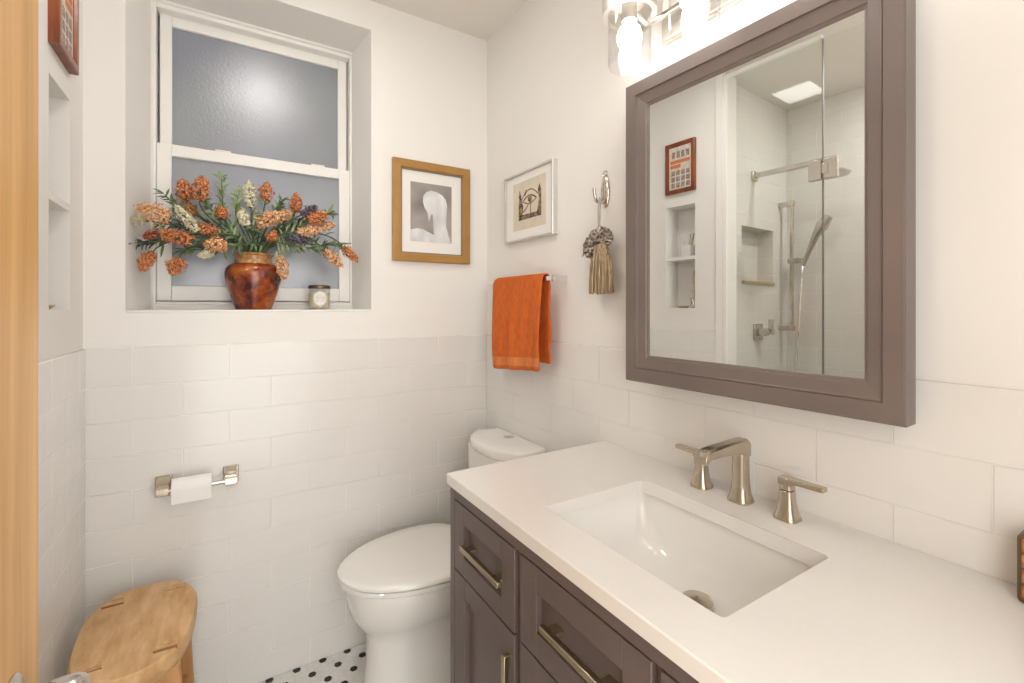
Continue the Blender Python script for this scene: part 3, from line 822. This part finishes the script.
# egret photo on the back wall
t = thing('framed_photograph', (.7305, YB, 1.45), 'gold-brown framed photograph of a white bird right of the window', 'picture')
FW, FH = .333, .402
P = lambda u, v, d: Vector((.564 + u, YB - d, 1.449 + v))
frame_mesh(P, FW, FH, .034, .018, M['gold_wood'], t)
mb = MB()
for a, b_ in ((.034, .038),):
    plate(P, a, b_, a, FH - a, .006, .011, mb); plate(P, FW - b_, FW - a, a, FH - a, .006, .011, mb)
    plate(P, a, FW - a, a, b_, .006, .011, mb); plate(P, a, FW - a, FH - b_, FH - a, .006, .011, mb)
mb.build('inner_lip', M['bevel_dark'], t)
plate(P, .03, FW - .03, .03, FH - .03, .002, .006).build('mat_board', M['mat_white'], t)
mb = MB(); u0, u1, v0, v1 = .074, .252, .083, .320
plate(P, u0, u1, v0, v1, .006, .0068, mb)
pu = lambda a, b_: (lerp(u0, u1, a), lerp(v0, v1, b_))
mb.mat(1)
# neck and bowed head of the bird, then the body in the foreground
neck = [(.57, .0), (.56, .15), (.54, .30), (.53, .45), (.51, .50), (.47, .42), (.44, .34), (.42, .40), (.40, .50), (.33, .58), (.29, .68), (.30, .78), (.37, .85), (.48, .885), (.62, .875), (.76, .83), (.85, .76), (.885, .66), (.87, .50), (.86, .30), (.92, .14), (.985, .0)]
def polytri(P, pts, d, mb):
    from mathutils.geometry import tessellate_polygon
    tr = tessellate_polygon([[Vector((p[0], p[1], 0)) for p in pts]])
    mb.add([P(p[0], p[1], d) for p in pts], tr)
polytri(P, [pu(*p) for p in neck], .0070, mb)
body = [(0, 0), (.99, 0), (.93, .07), (.70, .10), (.55, .13), (.42, .17), (.30, .21), (.16, .22), (0, .19)]
polytri(P, [pu(*p) for p in body], .0072, mb)
o = mb.build('print', [M['photo_bg'], M['feather']], t)

# papyrus with an eye motif on the right wall
t = thing('framed_papyrus', (XR, 1.46, 1.525), 'thin silver-white framed papyrus with a dark eye motif above the towel', 'picture')
P = lambda u, v, d: Vector((XR - d, 1.612 - u, 1.521 + v))
FW, FH = .325, .262
frame_mesh(P, FW, FH, .0075, .020, M['silver_frame'], t)
plate(P, .008, FW - .008, .008, FH - .008, .002, .012).build('mat_board', M['mat_white'], t)
mb = MB(); plate(P, .056, .272, .042, .226, .012, .0126, mb)
mb.mat(1); o1 = (.095, .092); sw, sh_ = .150, .108
q = lambda a, b_: (o1[0] + a * sw, o1[1] + b_ * sh_)
def st(pts, w1): strip(P, [q(*p) for p in pts], w1, .0130, mb)
polytri(P, [q(*p) for p in ((0, -.12), (1.0, -.12), (1.0, .04), (0, .06))], .0129, mb)
st([(.02, .55 + .12 * math.sin(k)) if 0 else (lerp(.15, .88, k / 12), .62 + .26 * math.sin(PI * k / 12)) for k in range(13)], .0022)
st([(lerp(.2, .8, k / 12), .52 + .16 * math.sin(PI * k / 12)) for k in range(13)], .0030)
st([(lerp(.2, .8, k / 12), .52 - .13 * math.sin(PI * k / 12)) for k in range(13)], .0022)
polytri(P, [q(.52 + .09 * math.cos(k * PI / 6), .54 + .13 * math.sin(k * PI / 6)) for k in range(12)], .0132, mb)
st([(.56, .40), (.53, .22), (.56, .05)], .0030)
st([(.46, .40), (.36, .26), (.24, .16), (.14, .16), (.12, .26), (.18, .28)], .0028)
polytri(P, [q(*p) for p in ((0, .0), (.16, .0), (.22, .3), (.16, .62), (.06, .72), (.0, .5))], .0129, mb)
polytri(P, [q(*p) for p in ((.82, .0), (1.0, .0), (1.0, .75), (.93, .98), (.86, .78), (.90, .45))], .0129, mb)
polytri(P, [q(*p) for p in ((.0, .72), (.05, .98), (.12, .72), (.06, .6))], .0129, mb)
polytri(P, [q(*p) for p in ((.22, .72), (.34, .92), (.40, .86), (.30, .70))], .0129, mb)
mb.build('papyrus_sheet', [M['papyrus'], M['ink']], t)

# cherry framed poster on the left wall
t = thing('framed_poster', (XL, 1.58, 1.887), 'red cherry framed print of small tan pictures above the wall niche', 'picture')
P = lambda u, v, d: Vector((XL + d, 1.473 + u, 1.880 + v))
FW, FH = .178, .272
frame_mesh(P, FW, FH, .022, .018, M['red_wood'], t)
mb = MB(); plate(P, .018, FW - .018, .018, FH - .018, .002, .012, mb)
mb.mat(1)
plate(P, .030, FW - .030, .160, .178, .012, .0123, mb); plate(P, .085, FW - .03, .135, .155, .012, .0123, mb)
mb.mat(2)
for i in range(5):
    for jx in range(4):
        if 2 < i: continue
        u = .030 + jx * .030; vv = .030 + i * .033
        plate(P, u, u + .022, vv, vv + .026, .012, .0123, mb)
for jx in range(4): plate(P, .034 + jx * .028, .054 + jx * .028, .190, .225, .012, .0123, mb)
mb.build('print', [M['paper'], M['orange_ink'], M['grey_ink']], t)

# ------------------------------------------------------------------ wall hook with tassel ornament
def tassel():
    hk = MB(); hy = 1.047
    T = Matrix.Identity(3)
    rings = []
    for dx, s in ((0, 1.0), (.003, 1.0), (.006, .93), (.009, .75), (.011, .45), (.0117, .1)):
        rings.append([(XR - dx, hy + .0185 * s * math.cos(2 * PI * k / 28), 1.619 + .050 * s * math.sin(2 * PI * k / 28)) for k in range(28)])
    hk.loft(rings)
    t = thing('wall_hook', (XR, hy, 1.60), 'oval polished silver wall hook between the papyrus and the mirror', 'hook')
    hk.build('plate', M['silver'], t, smooth=True)
    MB().tube([(XR - .008, hy, 1.590), (XR - .022, hy + .002, 1.582), (XR - .037, hy + .004, 1.586), (XR - .045, hy + .002, 1.606), (XR - .046, hy + .003, 1.622)], [.006, .006, .0055, .005, .005], 10).build('prong', M['silver'], t, smooth=True)
    ring = [(XR - .004 , hy + .009 * math.cos(2 * PI * k / 16), 1.672 + .009 * math.sin(2 * PI * k / 16)) for k in range(17)]
    MB().tube(ring, .0018, 6).build('ring', M['silver'], t, smooth=True)
    x = XR - .040; y = hy - .012
    t = thing('tassel_ornament', (x, y, 1.30), 'pewter animal-head ornament with a long tan tassel, hanging from the wall hook', 'tassel')
    c = MB()
    for s in (-1, 1):
        c.tube([(x + .004, y + s * .0042, 1.588), (x + .001, y + s * .004, 1.56), (x, y + s * .003, 1.525), (x, y + s * .002, 1.498)], .0022, 6)
    c.tube([(x + .004, y - .0042, 1.588), (x + .003, y, 1.592), (x + .004, y + .0042, 1.588)], .0022, 6)
    c.build('cord', M['cord'], t, smooth=True)
    # head: cranium, snout, curled trunk, fan ear
    h = MB()
    h.ball((x, y + .012, 1.478), .025, 18, 12, (.85, .95, .95))
    h.ball((x - .008, y + .026, 1.462), .017, 14, 9, (.9, 1.1, .9))
    h.tube([(x - .010, y + .026, 1.468), (x - .012, y + .042, 1.452), (x - .013, y + .044, 1.434), (x - .012, y + .036, 1.424), (x - .010, y + .024, 1.428)], [.015, .012, .010, .008, .006], 12)
    h.tube([(x - .012, y + .030, 1.440), (x - .017, y + .045, 1.432), (x - .018, y + .056, 1.421)], [.0045, .0035, .0012], 8)
    h.tube([(x - .006, y + .016, 1.438), (x - .008, y + .03, 1.418), (x - .007, y + .020, 1.410)], [.009, .007, .004], 10)
    h.ball((x - .021, y + .012, 1.479), .0045, 10, 6)
    for k in range(10):
        a = 2 * PI * k / 10; h.ball((x - .020, y + .012 + .0078 * math.cos(a), 1.479 + .0078 * math.sin(a)), .0021, 6, 4)
    h.build('head', M['pewter'], t, smooth=True)
    e = MB(); n = 8; inner = Vector((x - .014, y + .004, 1.470))
    pts = []
    for k in range(n * 2 + 1):
        a = R(lerp(78, -42, k / (n * 2))); rr = .044 + (.002 if k % 2 else -.002)
        pts.append(inner + Vector((.40 * 1.35 * rr * math.cos(a) - (.004 if k % 2 else 0), -.92 * 1.35 * rr * math.cos(a), rr * math.sin(a) * .86)))
    for p, q_ in zip(pts[:-1], pts[1:]):
        e.loft([[inner + Vector((-.003, 0, 0)), p + Vector((-.0015, 0, 0)), q_ + Vector((-.0015, 0, 0))], [inner + Vector((.003, 0, 0)), p + Vector((.0015, 0, 0)), q_ + Vector((.0015, 0, 0))]])
    e.build('ear', M['pewter'], t)
    s = MB(); rnd = random.Random(3)
    for k in range(110):
        a = rnd.random() * 2 * PI; rr = math.sqrt(rnd.random())
        tx, ty = x + .012 * rr * math.cos(a), y - .006 + .026 * rr * math.sin(a)
        bx, by = x + .020 * rr * math.cos(a), y - .008 + .049 * rr * math.sin(a)
        zb = 1.306 + rnd.random() * .008
        bx = min(bx, XR - .005)
        s.tube([(tx, ty, 1.452), (lerp(tx, bx, .6), lerp(ty, by, .75), 1.40), (bx, by, 1.355), (bx + rnd.uniform(-.001, .001), by + rnd.uniform(-.002, .002), zb)], .0023, 5)
    s.build('fringe', M['tassel'], t, smooth=True)['kind'] = 'stuff'
tassel()

# ------------------------------------------------------------------ candle jar on the sill
t = thing('candle_jar', (.313, 1.885, WZ0), 'clear glass candle jar with dark metal lid and round label on the window sill', 'candle')
jx, jy, z0 = .315, 1.885, WZ0
MB().lathe([(0, z0 + .001), (.035, z0 + .001), (.038, z0 + .004), (.038, z0 + .078), (.0365, z0 + .080), (.036, z0 + .078), (.036, z0 + .008), (0, z0 + .008)], (jx, jy, 0), 40).build('jar', M['glass_clear'], t, smooth=True)
MB().lathe([(0, z0 + .009), (.0355, z0 + .009), (.0355, z0 + .062), (0, z0 + .062)], (jx, jy, 0), 40).build('wax', M['wax'], t, smooth=True)
MB().lathe([(0, z0 + .080), (.0395, z0 + .080), (.0395, z0 + .090), (.037, z0 + .092), (0, z0 + .092)], (jx, jy, 0), 40).build('jar_lid', M['brass_dark'], t, smooth=True)
mb = MB(); 
def cyl(u, v, r=.0388): a = -PI / 2 - .10 + u / .038; return Vector((jx + r * math.cos(a), jy + r * math.sin(a), z0 + .042 + v))
ctr = [cyl(0, 0)] + [cyl(.024 * math.cos(2 * PI * k / 24), .026 * math.sin(2 * PI * k / 24)) for k in range(24)]
mb.add(ctr, [(0, k + 1, (k + 1) % 24 + 1) for k in range(24)])
mb.mat(1)
for v, hw in ((.012, .008), (.005, .014), (-.002, .011), (-.010, .013)):
    vs = [cyl(-hw, v - .0008, .0391), cyl(0, v - .0008, .0391), cyl(hw, v - .0008, .0391), cyl(hw, v + .0008, .0391), cyl(0, v + .0008, .0391), cyl(-hw, v + .0008, .0391)]
    mb.add(vs, [(0, 1, 4, 5), (1, 2, 3, 4)])
mb.build('sticker', [M['label'], M['label_ink']], t)

# ------------------------------------------------------------------ vase and flowers
VX, VY = .096, 1.868
t = thing('vase', (VX, VY, WZ0), 'glossy amber brown glazed pottery vase standing on the window sill', 'vase')
z0 = WZ0
MB().lathe([(0, z0), (.053, z0), (.056, z0 + .002), (.061, z0 + .018), (.0715, z0 + .05), (.081, z0 + .082), (.0875, z0 + .110), (.0885, z0 + .128), (.085, z0 + .143), (.076, z0 + .154), (.060, z0 + .1605)], (VX, VY, 0), 56).build('body', M['vase'], t, smooth=True)
MB().lathe([(.0605, z0 + .1595), (.0570, z0 + .166), (.0555, z0 + .177), (.0570, z0 + .187), (.0635, z0 + .1915), (.0645, z0 + .1945), (.060, z0 + .1965), (.053, z0 + .192), (.050, z0 + .180), (.050, z0 + .15), (0, z0 + .12)], (VX, VY, 0), 56).build('neck', M['vase_neck'], t, smooth=True)

F = 466.0
TH_ = math.atan(290.5 / F); S_, C_ = math.sin(TH_), math.cos(TH_)
def at(px, py, Y):
    a = (px - 512) / F
    d = Vector((a * C_ + S_, -a * S_ + C_, -(py - 306.5) / F))
    return Vector(CAM) + d * (Y / d.y)

def leaf(mb, p, d, n, L, wd):
    """folded lance-shaped leaf from p along d"""
    d = d.normalized(); s = d.cross(n).normalized(); n = s.cross(d).normalized()
    st_ = []
    for k in range(5):
        u = k / 4; ww = wd * math.sin(PI * (u * .86 + .08)) if k < 4 else 0.0003
        c = p + d * L * u - n * L * .22 * u * u
        st_.append((c + s * ww + n * ww * .35, c, c - s * ww + n * ww * .35))
    for a, b_ in zip(st_[:-1], st_[1:]):
        mb.add([a[0], a[1], b_[1], b_[0]], [(0, 1, 2, 3)]); mb.add([a[1], a[2], b_[2], b_[1]], [(0, 1, 2, 3)])

def rv(rnd): return Vector((rnd.uniform(-1, 1), rnd.uniform(-1, 1), rnd.uniform(-1, 1)))
def floret(mb, c, n, r, rnd):
    n = n.normalized(); a = n.orthogonal().normalized(); b_ = n.cross(a)
    ph = rnd.random() * 6
    for k in range(5):
        t0 = ph + 2 * PI * k / 5
        e = a * math.cos(t0) + b_ * math.sin(t0); s = n.cross(e)
        mb.add([c, c + e * r * .6 + s * r * .38 + n * r * .25, c + e * r + n * r * .45, c + e * r * .6 - s * r * .38 + n * r * .25], [(0, 1, 2, 3)])

def spray(px, py, Y, ln, wd, ang, kind, label, droop=0.0, leaves=5, leafk='leaf', px0=0.0, bow=.03, seed=0):
    """one flower spray: (px, py) centre of the blossom; ang = direction of the blossom in the picture, degrees from up, clockwise"""
    rnd = random.Random(seed * 13 + 5)
    c = at(px, py, Y)
    ca = R(ang)
    dv = Vector((math.sin(ca) * C_, -math.sin(ca) * S_ * .2 + rnd.uniform(-.15, .1), math.cos(ca))).normalized()
    base = c - dv * ln * .5
    root = Vector((VX + px0, VY + rnd.uniform(-.02, .015), WZ0 + .155))
    mouth = Vector((VX + px0 * 1.35 + (base.x - VX) * .06, VY - .01 + rnd.uniform(-.012, .012), WZ0 + .203))
    lim = .034
    off = mouth.x - VX; mouth.x = VX + max(-lim, min(lim, off))
    mid = mouth.lerp(base, .5) + Vector((0, 0, bow))
    pts = []
    P0, P1, P2, P3 = mouth, mouth + Vector(((base.x - mouth.x) * .25, 0, .05 + bow)), base - dv * .05 + Vector((0, 0, bow * .4)), base
    pts.append(root)
    for k in range(11):
        u = k / 10
        pts.append(P0 * (1 - u) ** 3 + P1 * 3 * u * (1 - u) ** 2 + P2 * 3 * u * u * (1 - u) + P3 * u ** 3)
    pts.append(c + dv * ln * .35)
    t = thing('flower_spray', root, label, 'flower' if kind else 'greenery', 'flower sprays in the amber vase')
    MB().tube(pts, [.0026] * (len(pts) - 3) + [.0022, .002, .0012], 6).build('stem', M['stem'], t, smooth=True)
    lf = MB()
    for k in range(leaves):
        i = rnd.randint(5, 10); p = pts[i].lerp(pts[i + 1], rnd.random())
        ax = (pts[i + 1] - pts[i]).normalized()
        d = (ax * .9 + rv(rnd) * .9).normalized(); d.y = d.y * .35 - .05
        leaf(lf, p, d, Vector((rnd.uniform(-.5, .5), -.6, .8)), rnd.uniform(.026, .046), rnd.uniform(.0028, .0052))
    for k in range(4):
        d = (dv + rv(rnd) * .7).normalized(); d.y *= .4
        leaf(lf, base - dv * .004, d, Vector((0, -.7, .7)), rnd.uniform(.02, .034), .005)
    if kind is None:
        for k in range(30):
            u = rnd.random(); p = base + dv * ln * (u - .1); sd = rv(rnd); d = (dv * .8 + sd * .8).normalized(); d.y = d.y * .4
            leaf(lf, p, d, Vector((0, -.7, .7)), rnd.uniform(.020, .036), rnd.uniform(.0025, .0048))
    else:
        pass
    lf.build('leaves', M[leafk], t)
    if kind:
        b_ = MB(); nfl = int(70 + 22000 * ln * wd)
        a = dv.orthogonal().normalized(); bb = dv.cross(a)
        for k in range(nfl):
            u = (k + rnd.random()) / nfl; th = rnd.random() * 2 * PI
            rad = wd * .5 * (math.sin(PI * (.14 + .80 * u)) ** .8) * rnd.uniform(.55, 1.22)
            rd = a * math.cos(th) + bb * math.sin(th)
            p = base + dv * ln * u + rd * rad
            floret(b_, p, rd * .9 + dv * .45 + rv(rnd) * .35, rnd.uniform(.0034, .0062), rnd)
        # buds fill the heart of the cluster
        for k in range(int(nfl * .35)):
            u = rnd.uniform(.08, .9); th = rnd.random() * 2 * PI
            rad = wd * .34 * math.sin(PI * (.1 + .8 * u)); rd = a * math.cos(th) + bb * math.sin(th)
            b_.ball(base + dv * ln * u + rd * rad, rnd.uniform(.003, .0052), 6, 4)
        # tip buds
        for k in range(5):
            b_.ball(c + dv * ln * (.5 + .022 * k) + rv(rnd) * .003, .0028 - .0003 * k, 6, 4)
        b_.build('blossom', M[kind], t)
    return t

SP = [
 # px, py, Y, ln, wd, ang, kind, label
 (184, 190, 1.86, .062, .052, -8, 'bl_orange', 'upright orange blossom spray, left of the twin pair at the top left'),
 (201, 189, 1.84, .078, .050, 8, 'bl_orange', 'upright orange blossom spray, right of the twin pair at the top left'),
 (154, 213, 1.80, .085, .062, -75, 'bl_peach', 'wide pale orange blossom spray reaching far left over the window frame'),
 (177, 237, 1.80, .090, .050, -80, 'bl_orange', 'large orange blossom spray in the middle of the left bunch'),
 (158, 236, 1.83, .070, .044, -95, 'bl_rust', 'dark rust red blossom spray at left, half behind the large orange one'),
 (204, 229, 1.82, .088, .040, -78, 'bl_orange', 'orange blossom spray lying between the left bunch and the stems'),
 (216, 245, 1.79, .062, .048, -85, 'bl_peach', 'pale peach blossom cluster just upper left of the vase'),
 (147, 261, 1.82, .062, .038, -150, 'bl_orange', 'drooping orange blossom at the lower left end of the bouquet'),
 (176, 266, 1.80, .055, .048, -160, 'bl_orange', 'drooping orange blossom hanging before the lower left pane corner'),
 (189, 209, 1.87, .055, .038, -50, 'bl_orange', 'small orange blossom behind the slanting cream spray'),
 (222, 213, 1.83, .040, .036, -20, 'bl_orange', 'small sparse orange blossom among green leaves left of centre'),
 (266, 192, 1.84, .062, .044, 5, 'bl_orange', 'single upright orange blossom above the right side of the vase'),
 (296, 203, 1.85, .066, .040, 5, 'bl_orange', 'upright orange blossom spray at the top of the right bunch'),
 (268, 219, 1.80, .080, .052, 60, 'bl_peach', 'pale peach blossom spray right above the vase mouth'),
 (284, 216, 1.83, .055, .040, 60, 'bl_peach', 'small peach blossom between the peach spray and the right bunch'),
 (272, 236, 1.79, .036, .030, 40, 'bl_orange', 'small orange blossom low over the vase rim at right'),
 (317, 218, 1.80, .070, .050, 60, 'bl_orange', 'orange blossom spray at the upper right of the right bunch'),
 (309, 231, 1.79, .080, .038, 80, 'bl_peach', 'peach and orange blossom spray across the middle of the right bunch'),
 (327, 226, 1.83, .050, .030, 75, 'bl_peach', 'small peach tip at the right end of the right bunch'),
 (333, 258, 1.80, .080, .040, 128, 'bl_peach', 'drooping peach orange spray low at right, first of the two end sprays'),
 (350, 254, 1.82, .072, .034, 130, 'bl_orange', 'rust orange spray at the far right tip over the window frame'),
 (282, 267, 1.81, .080, .044, 165, 'bl_peach', 'peach blossom hanging down beside the right shoulder of the vase'),
 (250, 195, 1.84, .088, .040, -4, 'bl_cream', 'tall upright cream blossom spike above the centre of the vase'),
 (187, 219, 1.80, .092, .036, -42, 'bl_cream', 'slanting cream blossom spray in the left bunch'),
 (244, 218, 1.81, .055, .036, -12, 'bl_cream', 'short cream blossom just above the vase mouth'),
 (139, 220, 1.82, .040, .026, -85, 'bl_cream', 'small cream green buds at the far left tip'),
 (206, 254, 1.80, .040, .024, -105, 'bl_cream', 'small cream buds under the pale peach cluster'),
 (309, 211, 1.83, .060, .034, 60, 'bl_plum', 'dark plum berry spray at the top of the right bunch'),
 (297, 239, 1.79, .075, .034, 95, 'bl_plum', 'dark plum berry spray along the underside of the right bunch'),
]
lowb = {8: .0, 7: .02, 19: .05, 20: .06, 21: .045}
for i, (px, py, Y, ln, wd, ang, kind, lab) in enumerate(SP):
    spray(px, py, Y, ln, wd, ang, kind, lab, seed=i, px0=(px - 252) / 100 * .022, bow=lowb.get(i, .012), leaves=6,
          leafk=('leaf_light' if i % 4 == 1 else 'leaf'))
GR = [
 (222, 190, 1.86, .11, -3, 'leaf_light', 'pale green blade sprig standing upright left of the cream spike'),
 (238, 198, 1.85, .08, 10, 'leaf_light', 'pale green leafy sprig just left of the cream spike'),
 (172, 203, 1.84, .09, -42, 'leaf', 'green leafy sprig pointing up left over the left bunch'),
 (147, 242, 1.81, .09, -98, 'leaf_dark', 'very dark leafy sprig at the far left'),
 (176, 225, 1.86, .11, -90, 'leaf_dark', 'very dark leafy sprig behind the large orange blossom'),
 (208, 205, 1.86, .08, -35, 'leaf', 'green leafy sprig below the twin orange sprays'),
 (230, 228, 1.83, .07, -30, 'leaf', 'green leafy sprig low over the left of the vase mouth'),
 (190, 250, 1.83, .10, -97, 'leaf', 'green leafy sprig under the left bunch'),
 (278, 228, 1.84, .07, 40, 'leaf', 'green leafy sprig low over the right of the vase mouth'),
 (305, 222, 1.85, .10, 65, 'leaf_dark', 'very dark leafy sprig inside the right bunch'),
 (312, 249, 1.81, .11, 92, 'leaf', 'long green leafy sprig under the right bunch'),
 (335, 245, 1.83, .08, 85, 'leaf', 'green leafy tip above the two right end sprays'),
 (290, 245, 1.80, .08, 100, 'leaf_light', 'pale green leafy sprig right of the vase rim'),
 (255, 225, 1.82, .07, 5, 'leaf', 'green leafy sprig in front of the short cream blossom'),
 (325, 214, 1.84, .06, 70, 'leaf', 'green leaf tips at the upper right end of the right bunch'),
 (280, 205, 1.85, .06, 30, 'leaf', 'green leafy sprig between the two upright orange blossoms at right'),
]
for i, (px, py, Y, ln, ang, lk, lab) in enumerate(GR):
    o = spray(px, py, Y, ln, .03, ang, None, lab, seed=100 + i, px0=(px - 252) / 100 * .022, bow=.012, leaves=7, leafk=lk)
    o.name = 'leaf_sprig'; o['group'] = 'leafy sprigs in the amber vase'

# ------------------------------------------------------------------ things in the wall niches
bx, by, bz = XL - .05, 1.55, NZ2
t = thing('square_cup', (bx, by, bz), 'white square ceramic cup holding brushes in the upper wall niche', 'cup')
mb = MB(); h = .062; q = .028
mb.loft([rrect(bx - q, bx + q, by - q, by + q, .006, bz), rrect(bx - q, bx + q, by - q, by + q, .006, bz + h), rrect(bx - q + .004, bx + q - .004, by - q + .004, by + q - .004, .004, bz + h), rrect(bx - q + .004, bx + q - .004, by - q + .004, by + q - .004, .004, bz + .006)])
mb.build('cup_body', M['white_ceramic'], t, smooth=True)
for k, (dy, lean, c_, lab) in enumerate(((.016, .030, 'white_ceramic', 'white toothbrush leaning farthest toward the window in the cup'), (-.004, -.004, 'nickel2', 'grey brush standing upright in the middle of the cup'), (-.014, -.014, 'wicker', 'tan handled brush leaning away from the window in the cup'))):
    mb = MB(); mb.tube([(bx + .004, by + dy * .5, bz + .008), (bx, by + dy + lean * .5, bz + .08), (bx - .002, by + dy + lean * 1.1, bz + .125)], [.003, .0035, .0045], 8)
    tag(mb.build('toothbrush', M[c_], smooth=True), lab, 'toothbrush', 'brushes in the square cup')
z = NZ0
t = thing('wicker_bottle_holder', (XL - .07, 1.515, z), 'tall tan woven holder at the back of the lower wall niche', 'basket')
MB().lathe([(0, z), (.022, z), (.024, z + .05), (.022, z + .16), (.018, z + .205), (.015, z + .205), (.015, z + .19)], (XL - .07, 1.512, 0), 20).build('woven_body', M['wicker'], t, smooth=True)
tag(MB().lathe([(0, z), (.014, z), (.016, z + .01), (.016, z + .05), (.006, z + .062), (.006, z + .082), (.008, z + .083), (.008, z + .09), (0, z + .09)], (XL - .028, 1.508, 0), 20).build('small_bottle', M['silver'], smooth=True), 'small shiny bottle in front of the woven holder in the lower niche', 'bottle')
tag(MB().lathe([(0, z), (.022, z), (.034, z + .010), (.033, z + .012), (.02, z + .004), (0, z + .004)], (XL - .045, 1.580, 0), 24).build('soap_dish', M['stone'], smooth=True), 'small tan dish lying in the lower wall niche', 'dish')
